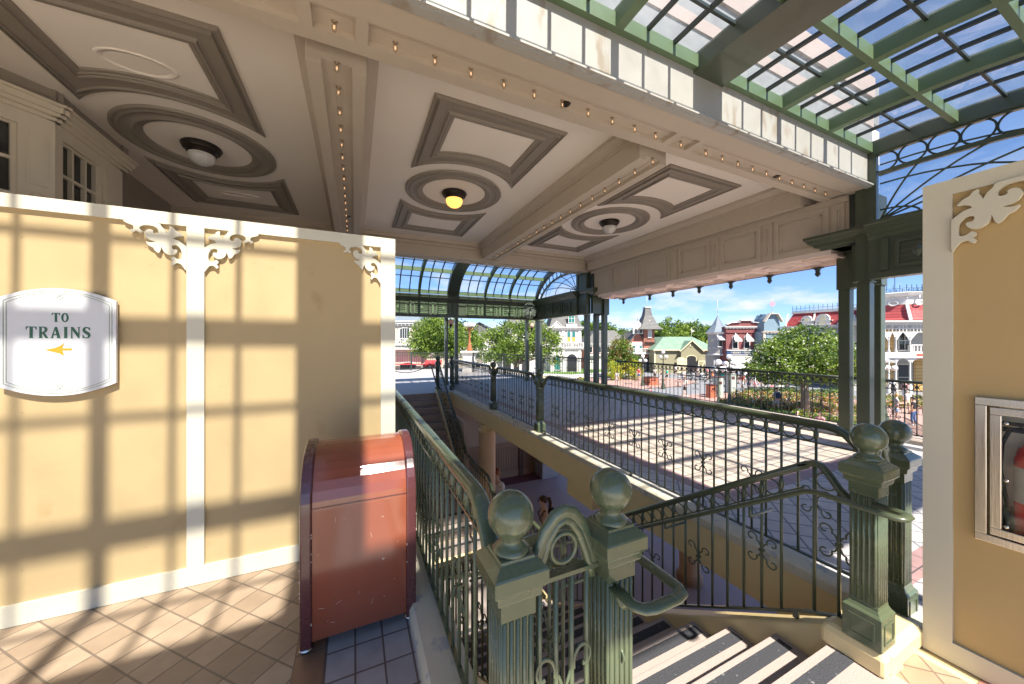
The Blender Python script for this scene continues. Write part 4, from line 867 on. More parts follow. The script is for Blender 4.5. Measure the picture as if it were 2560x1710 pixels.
# stair railings: straight slope, then level along the landing, then down again
yl0, yl1, zl = S1[LANDI - 1][0], S1[LANDI - 1][1], S1[LANDI - 1][2]
SLP = -RISE / GO
def stair_rail(label, x, ystart, mt, hand, ny=.82, zh=.825, rx=None, fy=lambda y: y, handrail=True, sp=.112):
    z0 = .11 + (ystart - Y0) * SLP * 0
    ya, yb = Y0 + .14, yl0 + .02; za, zb = .10 + SLP * (Y0 + .14 - .93), zl + .10
    a = Vector((x, fy(ya), za)); b = Vector((x, fy(yb), zb))
    t = railing(label, a, b, m=mt, top=.895, low=.04, spacing=sp, scroll=.42, phase=1, toph=.018, topw=.025)
    o = Vector(t.location)
    railing(None, b + Vector((0, fy(.04) - fy(0), 0)), (x, fy(yl1), zl + .10), m=mt, top=.895, low=.04, spacing=sp, scroll=.42, phase=1, t=t)
    railing(None, (x, fy(yl1 + .04), zl + .10), (x, fy(yl1 + 2.1), zl + .10 + 2.1 * SLP), m=mt, top=.895, low=.04, spacing=sp, scroll=.42, phase=1, t=t)
    # swan-neck from the slope to the newel
    q = [(ya + .04, za + .871), (ya, za + .893), (ya - .03, za + .905), (ya - .065, za + .90), (ya - .10, za + .86), (ya - .14, za + .80), (ya - .18, za + .765), (ya - .24, za + .75)]
    q = [Vector((x, fy(y_), z_)) - o for y_, z_ in q]
    MB().tube(q, .025, 12, rz=.018).build('swan_neck', mt, t)
    if ya > 0:
        RM, SM = rail_kit(mt); ub = MB().tube([(0, 0, 0), (0, 0, .82)], .0085, 8).mesh('baluster', mt)
        obj('baluster', ub, t, Vector((x, fy(ya - .03), .07)) - o); obj('baluster', ub, t, Vector((x, fy(ya - .14), .11)) - o).scale = (1, 1, .84)
        obj('ring', RM, t, Vector((x, fy(ya - .085), za + .82)) - o, rot=(0, 0, math.pi / 2)); obj('scroll', SM, t, Vector((x, fy(ya - .14), .50)) - o, rot=(0, 0, math.pi / 2))
        MB().bar(Vector((x, fy(ya), za + .04)) - o, Vector((x, fy(ya - .22), .15)) - o, .022, .014).build('bottom_rail', mt, t)
    if handrail:
        hx = x + hand; rx = (hand * .6 if rx is None else rx) + x; yl_ = ny - .17
        hp = [(rx, ny - .05, zh), (rx, yl_ + .03, zh), (rx + (hx - rx) * .1, yl_ + .008, zh), (rx + (hx - rx) * .25, yl_, zh), (hx - (hx - rx) * .25, yl_, zh), (hx - (hx - rx) * .08, yl_ + .008, zh), (hx, yl_ + .03, zh), (hx, Y0 + .0, zh), (hx, Y0 + .05, zh - .012), (hx, yl0, zl + zh + .03), (hx, yl1, zl + zh + .01), (hx, yl1 + 2.0, zl + zh + .01 + 2.0 * SLP)]
        hp = [Vector((a_, fy(b_), c_)) - o for a_, b_, c_ in hp]
        hp = hp[:1] + hp[1:]
        MB().tube(hp, .021, 12, rz=.013, up=(0, 0, 1)).build('handrail', mt, t)
        for k in range(5):
            m = MB(); y_ = Y0 + .33 + k * .62; zz = zh + (y_ - Y0) * SLP
            m.tube([Vector((hx, fy(y_), zz - .02)) - o, Vector((hx, fy(y_), zz - .075)) - o, Vector((x, fy(y_), zz - .075)) - o], .009, 8)
            m.build('bracket', mt, t)
    return t
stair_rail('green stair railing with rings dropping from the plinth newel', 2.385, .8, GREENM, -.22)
stair_rail('green stair railing dropping from the newel with the looped handrail', .80, .8, GREEN, .16, ny=.93, zh=.80, rx=-.03)
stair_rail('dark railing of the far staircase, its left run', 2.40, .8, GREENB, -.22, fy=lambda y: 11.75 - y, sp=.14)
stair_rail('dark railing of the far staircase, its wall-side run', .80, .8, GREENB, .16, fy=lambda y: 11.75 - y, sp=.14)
# bridge between the plinth newel and the one behind it
g = thing('gate_panel', 'short arched link between the plinth newel and the darker newel behind it', 'gate', (2.63, .87, 0))
P2 = [(a * 1.55, z - .02) for a, z in [(-.125, .865), (-.095, .94), (-.065, 1.02), (-.03, 1.06), (0, 1.07), (.03, 1.06), (.065, 1.02), (.095, .94), (.125, .865)]]
MB().tube([(a, a * .16, z) for a, z in P2], .028, 12, rz=.018, up=(0, 1, 0)).build('arched_rail', GREEN, g)
MB().bar((-.2, -.03, .86), (.2, .03, .86), .03, .014).build('cross_rail', GREEN, g)
for k in range(4): MB().tube([(-.13 + .087 * k, (-.13 + .087 * k) * .16, .12), (-.13 + .087 * k, (-.13 + .087 * k) * .16, .9)], .009, 8).build('baluster', GREEN, g)
# far fences of the deck
def fence(label, a, b, top=1.0, sp=.125):
    a, b = Vector(a), Vector(b); L_ = (b - a).length; t = thing('fence', label, 'fence', tuple(a)); d = b - a
    MB().bar((0, 0, top), d + Vector((0, 0, top)), .04, .03).bar((0, 0, .1), d + Vector((0, 0, .1)), .03, .025).bar((0, 0, top - .13), d + Vector((0, 0, top - .13)), .02, .02).build('rail', BLACKG, t)
    me = MB().box(-.007, -.007, .05, .007, .007, top).mesh('bar', BLACKG); n = min(98, int(L_ / sp))
    for k in range(n + 1): obj('bar', me, t, d * (k / n))
    for k in range(int(L_ / 2.2) + 1): p = d * min(1, k * 2.2 / L_); MB().box(p.x - .03, p.y - .03, 0, p.x + .03, p.y + .03, top + .05).build('post', BLACKG, t)
    return t
fence('thin black fence at the far edge of the deck in front of the cream arcade', (-1.5, 19.9, 0), (5.1, 19.9, 0))
fence('black fence slanting from the copper lamp pedestal to the outer railing', (5.7, 17.3, 0), (7.80, 12.6, 0.0))
t = thing('chain', 'black chain hung across the far stair head', 'chain', (.9, 13.2, 0))
MB().tube([(1.9 * k / 16, .15 * k / 16, .75 - .34 * (1 - ((k / 8) - 1) ** 2) + .1 * k / 16) for k in range(17)], .012, 6).build('links', BLACKG, t)
MB().lathe([(.10, 0), (.1, .02), (.02, .04), (.02, .85)], n=12).lathe([(.10, 0), (.1, .02), (.02, .04), (.02, .75)], (0, 0, 0), n=12).build('stanchion', BLACKG, t)
# ============================================================ THE TOWN SQUARE BELOW
import numpy as np
G = -3.6
def Wg(u, d): p = W(u, 854, d); return Vector((p.x, p.y, G))
def Wv(u, v): return Wg(u, (H - G) * FPX / (v - 854))
ASPH = mat('sunlit_grey_asphalt', (0.22, 0.225, 0.24), .8, var=.12, scale=.8)
PINK = tile('pink_brick_pavement', (0.36, 0.20, 0.17), (0.43, 0.25, 0.21), (0.5, 0.42, 0.38), .3, 0, rough=.8, gap=.012, brick=True, h=.15)
CONC = mat('pale_concrete', (0.55, 0.53, 0.50), .8, var=.1, scale=2)
LAWN = mat('lawn_green', (0.10, 0.20, 0.04), .8, var=.4, scale=3)
setting(MB().box(-300, 12.4, G - .5, 400, 600, G).box(9.5, -150, G - .5, 400, 12.4, G).build('ground', ASPH))
setting(MB().box(-300, -150, G - .5, 9.5, -2.3, G).build('bounce_plaza', mat('pale_bounce_paving', (0.55, 0.50, 0.44), .8, var=.1)))  # unseen ground, made pale so sunlight is thrown up to the ceiling
def patch(name, m, pts, z):
    P = [Wv(u, v) for u, v in pts]; n = len(P)
    return setting(MB().add([(p.x, p.y, G + z - .05) for p in P] + [(p.x, p.y, G + z) for p in P], [tuple(range(n, 2 * n)), tuple(reversed(range(n)))] + [(i, (i + 1) % n, n + (i + 1) % n, n + i) for i in range(n)]).build(name, m))
patch('pavement', PINK, [(1380, 938), (1520, 948), (1640, 944), (1700, 948), (1745, 955), (1700, 966), (1560, 975), (1400, 990), (1250, 990), (1250, 940)], .10)
patch('pavement', PINK, [(1640, 1012), (1700, 990), (1790, 983), (1900, 985), (2100, 1000), (2400, 1010), (3200, 1150), (2600, 1500), (1900, 1500), (1600, 1200)], .10)
patch('pavement', PINK, [(1790, 945), (2000, 950), (2330, 972), (3000, 1000), (3000, 968), (2330, 952), (2000, 934), (1790, 928)], .12)
patch('kerb', CONC, [(1500, 918), (1600, 922), (1560, 936), (1430, 948), (1300, 940), (1300, 918)], .16)
patch('lawn', LAWN, [(1500, 917), (1570, 920), (1520, 930), (1430, 938), (1340, 934), (1340, 917)], .25)
# ------------------------------------------------------------ leaves
def leaf_mat(name, col, trans=.35):
    m = bpy.data.materials.new(name); m.use_nodes = True; nt = m.node_tree; N = nt.nodes; L = nt.links; b = N['Principled BSDF']; b.inputs['Roughness'].default_value = .55
    tc = N.new('ShaderNodeTexCoord'); nz = N.new('ShaderNodeTexNoise'); nz.inputs['Scale'].default_value = 2.2; L.new(tc.outputs['Object'], nz.inputs[0])
    mx = N.new('ShaderNodeMix'); mx.data_type = 'RGBA'; c = Vector(col); mx.inputs['A'].default_value = (*(c * .7), 1); mx.inputs['B'].default_value = (*(c * 1.35), 1); L.new(nz.outputs['Fac'], mx.inputs['Factor']); L.new(mx.outputs['Result'], b.inputs['Base Color'])
    tr = N.new('ShaderNodeBsdfTranslucent'); tr.inputs[0].default_value = (*(c * 1.6), 1); ms = N.new('ShaderNodeMixShader'); ms.inputs[0].default_value = trans
    L.new(b.outputs[0], ms.inputs[1]); L.new(tr.outputs[0], ms.inputs[2]); L.new(ms.outputs[0], N['Material Output'].inputs[0]); return m
LEAF = [leaf_mat('fresh_leaf', (0.19, 0.27, 0.035)), leaf_mat('mid_leaf', (0.085, 0.15, 0.02)), leaf_mat('deep_leaf', (0.03, 0.065, 0.014))]
LEAFY = [leaf_mat('yellow_leaf', (0.42, 0.40, 0.03)), leaf_mat('lime_leaf', (0.25, 0.34, 0.04)), leaf_mat('bronze_leaf', (0.16, 0.10, 0.03))]
FLOW = [leaf_mat('white_blossom', (0.62, 0.60, 0.55), .2), leaf_mat('pink_blossom', (0.62, 0.22, 0.22), .2), leaf_mat('orange_blossom', (0.7, 0.32, 0.05), .2)]
BARK = mat('grey_brown_bark', (0.26, 0.20, 0.15), .85, var=.3, scale=8, bump=.6, bscale=20)
def leaves(name, parent, blobs, n, size, mats, weights, seed, spread=.30, flowers=None, per=28, hollow=.55, flat=1.0):
    rg = np.random.default_rng(seed); vol = np.array([b[3] * b[4] * b[5] for b in blobs]); nc = max(1, n // per)
    bi = rg.choice(len(blobs), nc, p=vol / vol.sum()); B = np.array(blobs)[bi]
    v = rg.normal(size=(nc, 3)); v /= np.linalg.norm(v, axis=1)[:, None]; rad = hollow + (1.06 - hollow) * rg.random(nc) ** .5
    cc = B[:, :3] + v * B[:, 3:6] * rad[:, None]; cs = spread * (.6 + .8 * rg.random(nc))
    ci = np.repeat(np.arange(nc), per); pos = cc[ci] + rg.normal(size=(len(ci), 3)) * cs[ci][:, None] * np.array([1, 1, .7])
    mi = rg.choice(len(weights), nc, p=np.array(weights) / sum(weights))[ci]
    if flowers: fl = rg.random(len(ci)) < flowers[1]; mi = np.where(fl, len(weights) + (rg.random(len(ci)) * flowers[0]).astype(int), mi)
    m = len(ci); a = rg.normal(size=(m, 3)); a[:, 2] *= flat; a /= np.linalg.norm(a, axis=1)[:, None]; b = np.cross(a, rg.normal(size=(m, 3))); b /= np.linalg.norm(b, axis=1)[:, None]
    sz = size * (.6 + .8 * rg.random(m))[:, None]
    V = np.stack([pos - a * sz, pos + b * sz * .55, pos + a * sz, pos - b * sz * .55], 1).reshape(-1, 3)
    me = bpy.data.meshes.new(name); me.vertices.add(len(V)); me.vertices.foreach_set('co', V.ravel().astype(np.float32))
    me.loops.add(4 * m); me.loops.foreach_set('vertex_index', np.arange(4 * m, dtype=np.int32)); me.polygons.add(m)
    me.polygons.foreach_set('loop_start', np.arange(0, 4 * m, 4, dtype=np.int32)); me.polygons.foreach_set('material_index', mi.astype(np.int32))
    for q in mats: me.materials.append(q)
    me.update(); me.validate(); return obj(name, me, parent)
def tree(label, base, blobs, n, size, seed, mats=LEAF, weights=(4, 4, 2), trunk=.18, fork=.35, group=None, flowers=None, spread=.3, name='tree', hollow=.55, branches=7):
    t = thing(name, label, 'tree', tuple(base), group=group); rg = random.Random(seed)
    zt = min(b[2] - b[5] for b in blobs); zc = sum(b[2] for b in blobs) / len(blobs); cx = sum(b[0] for b in blobs) / len(blobs); cy = sum(b[1] for b in blobs) / len(blobs)
    fh = max(.3, zt + (zc - zt) * fork)
    m = MB().tube([(0, 0, -.1), (trunk * .2, 0, fh * .5), (cx * .3, cy * .3, fh)], [trunk * 1.3, trunk, trunk * .8], 10)
    for k in range(branches):
        b = blobs[k % len(blobs)]; a = rg.random() * 6.28; e = Vector((b[0] + math.cos(a) * b[3] * .75, b[1] + math.sin(a) * b[4] * .75, b[2] + b[5] * rg.uniform(-.1, .7)))
        s = Vector((cx * .3, cy * .3, fh * rg.uniform(.8, 1))); md = (s + e) / 2 + Vector((rg.uniform(-.2, .2), rg.uniform(-.2, .2), .15 * b[5]))
        m.tube([s, md, e], [trunk * .55, trunk * .3, trunk * .08], 7)
    m.build('trunk', BARK, t)
    mm = list(mats) + (FLOW[:flowers[0]] if flowers else [])
    leaves('crown', t, blobs, n, size, mm, weights, seed, spread, flowers, hollow=hollow); return t
b0 = Wg(2012, 23.6)
tree('broad white-flecked blossoming tree with forked pale trunk in the nearest flower bed', b0, [(0, 0, 4.1, 2.9, 2.9, 1.3), (-2.0, .3, 3.4, 1.9, 1.9, 1.0), (2.2, -.6, 3.5, 1.8, 1.8, 1.1), (.5, 0, 5.2, 1.7, 1.7, 1.1), (-1.0, .2, 4.5, 1.7, 1.7, 1.0), (2.0, -.4, 4.4, 1.5, 1.5, 1.0), (-3.1, .6, 3.0, .9, .9, .5)], 36000, .085, 1, trunk=.24, fork=.25, flowers=(1, .055), spread=.22, weights=(6, 4, 3))
b1 = Wg(1095, 36)
tree('dense light green tree between the cream hall and the copper lamp', b1, [(0, 0, 6.0, 2.4, 2.0, 1.9), (-1.4, 0, 5.2, 1.5, 1.5, 1.4), (1.4, 0, 5.0, 1.5, 1.5, 1.4)], 14000, .11, 2, trunk=.25, weights=(6, 4, 1))
b2 = Wg(1290, 30)
tree('open-branched tree with gaps in its crown before the white town hall', b2, [(0, 0, 5.6, 2.0, 2, 1.3), (-2.5, 0, 4.8, 1.6, 1.6, 1.2), (2.6, 0, 5.2, 1.5, 1.5, 1.3), (-.8, 0, 4.2, 1.6, 1.6, .8), (3.6, 0, 4.0, 1.1, 1.1, .7), (-3.4, .2, 5.6, .9, .9, .7), (1.6, 0, 6.6, 1.2, 1.2, .7)], 13000, .10, 3, trunk=.3, fork=.1, spread=.30, branches=14, weights=(6, 4, 1))
b3 = Wg(1553, 50)
tree('small pointed evergreen in front of the brick fire house', b3, [(0, 0, 5.6, .7, .7, 1.3), (0, 0, 4.0, 1.5, 1.5, 1.5), (0, 0, 2.4, 2.2, 2.2, 1.3)], 9000, .13, 4, trunk=.2, weights=(3, 4, 3), mats=[LEAF[0], LEAF[1], LEAFY[2]])
def shrub(label, base, r, h, n, seed, mats=LEAFY, weights=(5, 3, 1), cat='shrub'):
    t = thing('shrub', label, cat, tuple(base)); MB().tube([(0, 0, 0), (.02, 0, h * .6)], [.05, .02], 6).tube([(0, 0, 0), (r * .4, 0, h * .6)], [.04, .015], 6).build('stem', BARK, t)
    leaves('foliage', t, [(0, 0, h * .55, r, r, h * .5)], n, .09, mats, weights, seed, spread=.15, hollow=.3); return t
shrub('bright yellow-green bush at the foot of the pointed evergreen', Wg(1535, 46), 1.3, 2.4, 2500, 5)
shrub('yellow bush right of the pointed evergreen', Wg(1582, 47), 1.2, 2.6, 2500, 6)
shrub('rounded lime bush seen between the dark deck newels', Wg(1306, 26), .8, 2.1, 2500, 7)
shrub('lime bush seen left of the far post cluster', Wg(1453, 28), .6, 2.2, 2000, 8)
shrub('clipped lime bush seen through the fence near the lamp pedestal', Wg(1228, 26), .7, 1.9, 2000, 18)
for k, (u, d, zc, r, h, lb, wts) in enumerate([(1500, 80, 7.2, 3.2, 2.4, 'distant tree just right of the far post cluster', (3, 4, 2)), (1560, 88, 6.2, 2.4, 1.8, 'small distant treetop left of the fire house tower', (3, 4, 2)), (1668, 84, 7.6, 4.4, 3.2, 'feathery tall tree right of the fire house tower', (6, 4, 1)), (1725, 86, 7.6, 3.6, 2.8, 'tall feathery tree rising above the green barn roof', (6, 4, 1)), (1770, 88, 6.6, 3.4, 2.4, 'distant tree left of the small slate turret', (3, 4, 2)), (1465, 76, 5.2, 3.0, 4.2, 'bronze-tinged tree right of the white town hall', (2, 3, 3)), (1450, 84, 7.0, 3.2, 3.0, 'dark green tree behind the right end of the town hall', (2, 4, 3)), (1150, 60, 5.0, 3, 3.4, 'distant dark tree behind the light green one', (1, 4, 3)), (1060, 70, 6.6, 3.4, 3.2, 'distant tree above the cream hall roof', (3, 4, 2))]):
    tree(lb, Wg(u, d), [(0, 0, zc, r, r, h), (r * .6, 0, zc - h * .4, r * .7, r * .7, h * .7), (-r * .6, 0, zc - h * .3, r * .7, r * .7, h * .7)], 5000, .26, 20 + k, weights=wts, trunk=.3, spread=.5, group='trees behind the town buildings')
f = setting(MB().build('far_woods', LEAF[1]), 'stuff'); bpy.data.objects.remove(f)
fw = leaves('far_woods', None, [(*(Wg(u, 130) + Vector((0, 0, 5)))[:], 9, 9, 5.5) for u in range(900, 2500, 60)], 26000, .6, LEAF, (3, 4, 2), 77, spread=1.0, hollow=.2); setting(fw, 'stuff')
# flower beds
def bed(name, pts, h, n, seed, flowers, mats=LEAF, weights=(5, 4, 2), size=.06):
    P = [Wv(u, v) for u, v in pts]; A, Bq, C, Dq = P; bl = []
    nu = 14; nv = 4
    for i in range(nu):
        for j in range(nv):
            s, q = (i + .5) / nu, (j + .5) / nv; p = (A * (1 - s) + Bq * s) * (1 - q) + (Dq * (1 - s) + C * s) * q
            w_ = (Bq - A).length / nu * .62; l_ = (Dq - A).length / nv * .62; bl.append((p.x, p.y, G + .1 + h * .5, max(w_, .2), max(min(l_, w_ * 2), .2), h * .5))
    o = leaves(name, None, bl, n, size, list(mats) + FLOW[:flowers[0]], weights, seed, spread=.10, flowers=flowers, hollow=.1); return setting(o, 'stuff')
bed('flower_bed', [(1840, 995), (2120, 1003), (2135, 1018), (1830, 1008)], .7, 16000, 31, (3, .34))
bed('flower_bed', [(1800, 1010), (2150, 1026), (2160, 1042), (1790, 1022)], .55, 15000, 32, (3, .38))
bed('hedge', [(1780, 1030), (1990, 1046), (1990, 1064), (1770, 1044)], .7, 11000, 33, (1, .01), weights=(1, 3, 5))
bed('flower_bed', [(2000, 1050), (2160, 1062), (2260, 1100), (2010, 1090)], .6, 9000, 34, (3, .1))
bed('hedge', [(1860, 988), (2100, 992), (2110, 1000), (1850, 996)], .8, 8000, 35, (1, .02), weights=(1, 4, 4))
bed('flower_bed', [(2205, 1000), (2330, 1006), (2340, 1030), (2205, 1024)], .6, 6000, 36, (3, .3))
bed('flower_bed', [(1790, 1060), (1990, 1100), (2120, 1180), (1850, 1110)], .5, 9000, 37, (3, .12))
# low bed fences
def lowfence(label, pts, hgt=.55):
    P = [Wv(u, v) for u, v in pts]; t = thing('bed_fence', label, 'fence', tuple(P[0])); m = MB(); n = 0
    for a, b in zip(P, P[1:]):
        a, b = a - P[0], b - P[0]; m.bar(a + Vector((0, 0, hgt)), b + Vector((0, 0, hgt)), .03, .025).bar(a + Vector((0, 0, .12)), b + Vector((0, 0, .12)), .025, .02)
    m.build('rail', BLACKG, t); me = MB().box(-.008, -.008, 0, .008, .008, hgt + .06).mesh('picket', BLACKG)
    tot = sum((b - a).length for a, b in zip(P, P[1:])); stp = max(.16, tot / 95)
    for a, b in zip(P, P[1:]):
        L_ = (b - a).length
        for k in range(int(L_ / stp)): obj('picket', me, t, a - P[0] + (b - a) * (k * stp / L_))
lowfence('low black fence along the front of the nearest flower bed', [(1770, 1050), (1990, 1068), (2150, 1085)])
lowfence('low black fence behind the nearest flower bed', [(1800, 999), (2150, 1010)])
lowfence('low black fence at the bed beside the standing couple', [(2205, 1032), (2340, 1044)])
lowfence('low black fence curving in front of the standing couple', [(2190, 1066), (2260, 1072), (2330, 1110), (2345, 1150)], .7)
# ------------------------------------------------------------ buildings
TW = mat('town_white_paint', (0.58, 0.565, 0.535), .6, var=.05); TC = mat('town_cream_paint', (0.50, 0.44, 0.365), .6, var=.06)
TGY = mat('town_grey_siding', (0.36, 0.35, 0.335), .6, var=.06); TBRK = tile('orange_red_brick', (0.36, 0.095, 0.055), (0.43, 0.13, 0.075), (0.42, 0.25, 0.2), .45, 0, rough=.8, gap=.02, vert=True, brick=True, h=.16, bump=.1)
TMAR = tile('dark_red_brick', (0.17, 0.04, 0.042), (0.22, 0.058, 0.055), (0.25, 0.12, 0.12), .45, 0, rough=.8, gap=.02, vert=True, brick=True, h=.16, bump=.1)
TSL = tile('grey_slate_roof', (0.12, 0.12, 0.115), (0.17, 0.165, 0.16), (0.10, 0.10, 0.10), .5, 0, rough=.7, gap=.02, vert=True, brick=True, h=.25, bump=.3)
TGRN = tile('verdigris_shingle_roof', (0.16, 0.26, 0.19), (0.20, 0.31, 0.235), (0.17, 0.24, 0.18), .6, 0, rough=.7, gap=.015, vert=True, brick=True, h=.3, bump=.2)
TRED = tile('red_fish_scale_roof', (0.32, 0.035, 0.04), (0.42, 0.075, 0.075), (0.24, 0.03, 0.03), .35, 0, rough=.55, gap=.03, vert=True, brick=True, h=.3, bump=.5)
TOL = mat('olive_barn_boards', (0.26, 0.24, 0.15), .7, var=.06, scale=2); TCR = mat('barn_cream_trim', (0.66, 0.60, 0.40), .6, var=.04)
TBL = mat('powder_blue_facade', (0.17, 0.25, 0.31), .6, var=.05); TBLR = mat('blue_grey_slate_turret', (0.15, 0.19, 0.23), .5, var=.15, scale=3)
TNAV = mat('navy_sign_band', (0.03, 0.06, 0.14), .5); TGOLD = mat('cream_sign_letters', (0.75, 0.68, 0.50), .5); TYB = tile('amber_shutter_bricks', (0.52, 0.32, 0.10), (0.62, 0.40, 0.15), (0.3, 0.17, 0.05), .7, 0, rough=.6, gap=.03, vert=True, h=.35)
TAWN = mat('white_canvas_awning', (0.62, 0.61, 0.60), .7, var=.04); TDK = mat('dark_shop_interior', (0.02, 0.02, 0.022), .5); TTEAL = mat('teal_window_glass', (0.03, 0.16, 0.15), .2); TAMB = mat('amber_window_blind', (0.65, 0.32, 0.05), .6)
IRON = mat('blue_black_cresting_iron', (0.03, 0.05, 0.09), .5)
def R_(extra=0): return -TH + math.radians(extra)
def win(par, x, z, w_, h_, fm=TW, pm=GLASSD, y=0.0, fr=.09, nx=1, nz=1, arch=0, sill=True):
    m = MB(); n = 10
    if arch:
        o = [(x - w_ / 2 - fr, z), (x + w_ / 2 + fr, z)] + [(x + (w_ / 2 + fr) * math.cos(math.pi * k / n), z + h_ - w_ / 2 * arch + (w_ / 2 * arch + fr) * math.sin(math.pi * k / n)) for k in range(n + 1)]
        i_ = [(x - w_ / 2, z + .02), (x + w_ / 2, z + .02)] + [(x + (w_ / 2) * math.cos(math.pi * k / n), z + h_ - w_ / 2 * arch + (w_ / 2 * arch) * math.sin(math.pi * k / n)) for k in range(n + 1)]
        m.prism(o, (0, y - .10, 0), (1, 0, 0), (0, 0, 1), (0, .10, 0)); pn = MB().prism(i_, (0, y - .115, 0), (1, 0, 0), (0, 0, 1), (0, .02, 0))
    else:
        m.box(x - w_ / 2 - fr, y - .10, z - fr * .6, x + w_ / 2 + fr, y, z + h_ + fr).box(x - w_ / 2 - fr * 1.5, y - .16, z + h_ + fr, x + w_ / 2 + fr * 1.5, y, z + h_ + fr * 1.7)
        pn = MB().box(x - w_ / 2, y - .115, z, x + w_ / 2, y - .095, z + h_)
    if sill: m.box(x - w_ / 2 - fr * 1.6, y - .18, z - fr * 1.2, x + w_ / 2 + fr * 1.6, y, z - fr * .4)
    for k in range(1, nx): q = x - w_ / 2 + w_ * k / nx; m.box(q - .025, y - .135, z, q + .025, y - .10, z + h_ * .97)
    for k in range(1, nz): q = z + h_ * k / nz; m.box(x - w_ / 2, y - .14, q - .03, x + w_ / 2, y - .10, q + .03)
    f = m.build('window', fm, par); pn.build('pane', pm, f); return f
def cornice(m, x0, x1, z, d=.25, h=.35, y0=0.0, br=True):
    m.box(x0 - d * .3, y0 - d * .35, z, x1 + d * .3, y0 + .1, z + h * .35).box(x0 - d, y0 - d, z + h * .35, x1 + d, y0 + .1, z + h * .75).box(x0 - d * 1.3, y0 - d * 1.3, z + h * .75, x1 + d * 1.3, y0 + .1, z + h)
    if br:
        n = int((x1 - x0) / .45)
        for k in range(n + 1): q = x0 + (x1 - x0) * k / max(1, n); m.box(q - .06, y0 - d * .8, z + .0, q + .06, y0, z + h * .35 + .01)
    return m
def mansard(m, x0, x1, y0, y1, z0, z1, ins, flare=0):
    pr = [(z0, -flare)] + ([(z0 + (z1 - z0) * .2, ins * .12)] if flare else []) + [(z1, ins)]
    return m.loft(pr, x0, y0, x1, y1)
def gable(m, x0, x1, y0, y1, z0, zr, ov=.25, th=.12):
    xm = (x0 + x1) / 2
    for a, b in ((x0 - ov, xm), (x1 + ov, xm)):
        za = z0 - (zr - z0) * ov / (xm - x0)
        m.add([(a, y0 - ov, za), (b, y0 - ov, zr), (b, y1, zr), (a, y1, za), (a, y0 - ov, za + th), (b, y0 - ov, zr + th), (b, y1, zr + th), (a, y1, za + th)], [(0, 1, 2, 3), (7, 6, 5, 4), (0, 4, 5, 1), (1, 5, 6, 2), (2, 6, 7, 3), (3, 7, 4, 0)])
    return m
def balus(m, x0, x1, z, h=.7, y=0.0):
    m.box(x0, y - .1, z + h - .1, x1, y + .1, z + h).box(x0, y - .08, z, x1, y + .08, z + .1); n = int((x1 - x0) / .28)
    for k in range(n + 1): q = x0 + (x1 - x0) * k / max(1, n); w_ = .12 if k % 7 == 0 else .05; m.box(q - w_, y - w_, z + .1, q + w_, y + w_, z + h - .09)
    return m
def crest(m, a, b, z, h=.55):
    a, b = Vector((*a, z)), Vector((*b, z)); L_ = (b - a).length; d = (b - a) / L_; n = int(L_ / .45)
    m.bar(a + Vector((0, 0, .05)), b + Vector((0, 0, .05)), .04, .04).bar(a + Vector((0, 0, h * .6)), b + Vector((0, 0, h * .6)), .04, .03)
    for k in range(n + 1):
        p = a + d * (L_ * k / n); m.bar(p, p + Vector((0, 0, h)), .035, .035, up=(1, 0, 0)); m.ball(tuple(p + Vector((0, 0, h))), .045, 6)
        if k < n:
            c = p + d * (L_ / n / 2) + Vector((0, 0, h * .32)); m.tube([c + d * (.12 * math.cos(t)) + Vector((0, 0, .12 * math.sin(t))) for t in [2 * math.pi * j / 8 for j in range(8)]], .016, 4, closed=True)
    return m
def bld(label, u, d, rz=0, name='building', cat='building'):
    p = Wg(u, d); return thing(name, label, cat, tuple(p), R_(rz))
# cream hall at the left
t = bld('cream arcaded hall at the far left with a grey roof and second-floor balcony', 1000, 42)
m = MB().box(-9, 0, 0, 2.6, 8, 7.6).box(2.6, .4, 0, 9.5, 7, 3.6); m.build('wall', TC, t)
m = cornice(MB(), -9, 2.6, 7.2, .35, .6); cornice(m, -9, 3.2, 4.5, .45, .4, -.6); cornice(m, 2.6, 9.5, 3.4, .25, .4, .4); balus(m, -9, 3.2, 4.9, .75, -.9); balus(m, 3.4, 9.5, 3.8, .7, .3)
m.box(-9, -1.1, 4.3, 3.3, 0, 4.55)
for q in (-1.2, 2.4): m.box(q - .15, -.12, 5.0, q + .15, 0, 7.2)
m.build('white_trim', TW, t); mansard(MB(), -9, 2.6, 0, 8, 7.85, 9.6, 1.4).build('roof', TBLR, t)
win(t, .6, 5.4, 1.1, 1.5, nx=4, arch=.25); win(t, -2.6, 5.4, 1.1, 1.5, nx=4, arch=.25)
for k in range(5): win(t, -1.6 + k * 2.6 , .3, 1.9, 2.4, pm=TDK, arch=.5, y=0 if k < 2 else .4, sill=False)
MB().box(-1.2, -1.3, 2.5, 5.2, -.2, 2.56).prism([(-1.3, 2.35), (-.2, 3.0), (-.2, 2.9), (-1.3, 2.3)], (3.2, 0, 0), (0, 1, 0), (0, 0, 1), (2.0, 0, 0)).build('awning', mat('red_canvas_awning', (.6, .04, .05), .7), t)
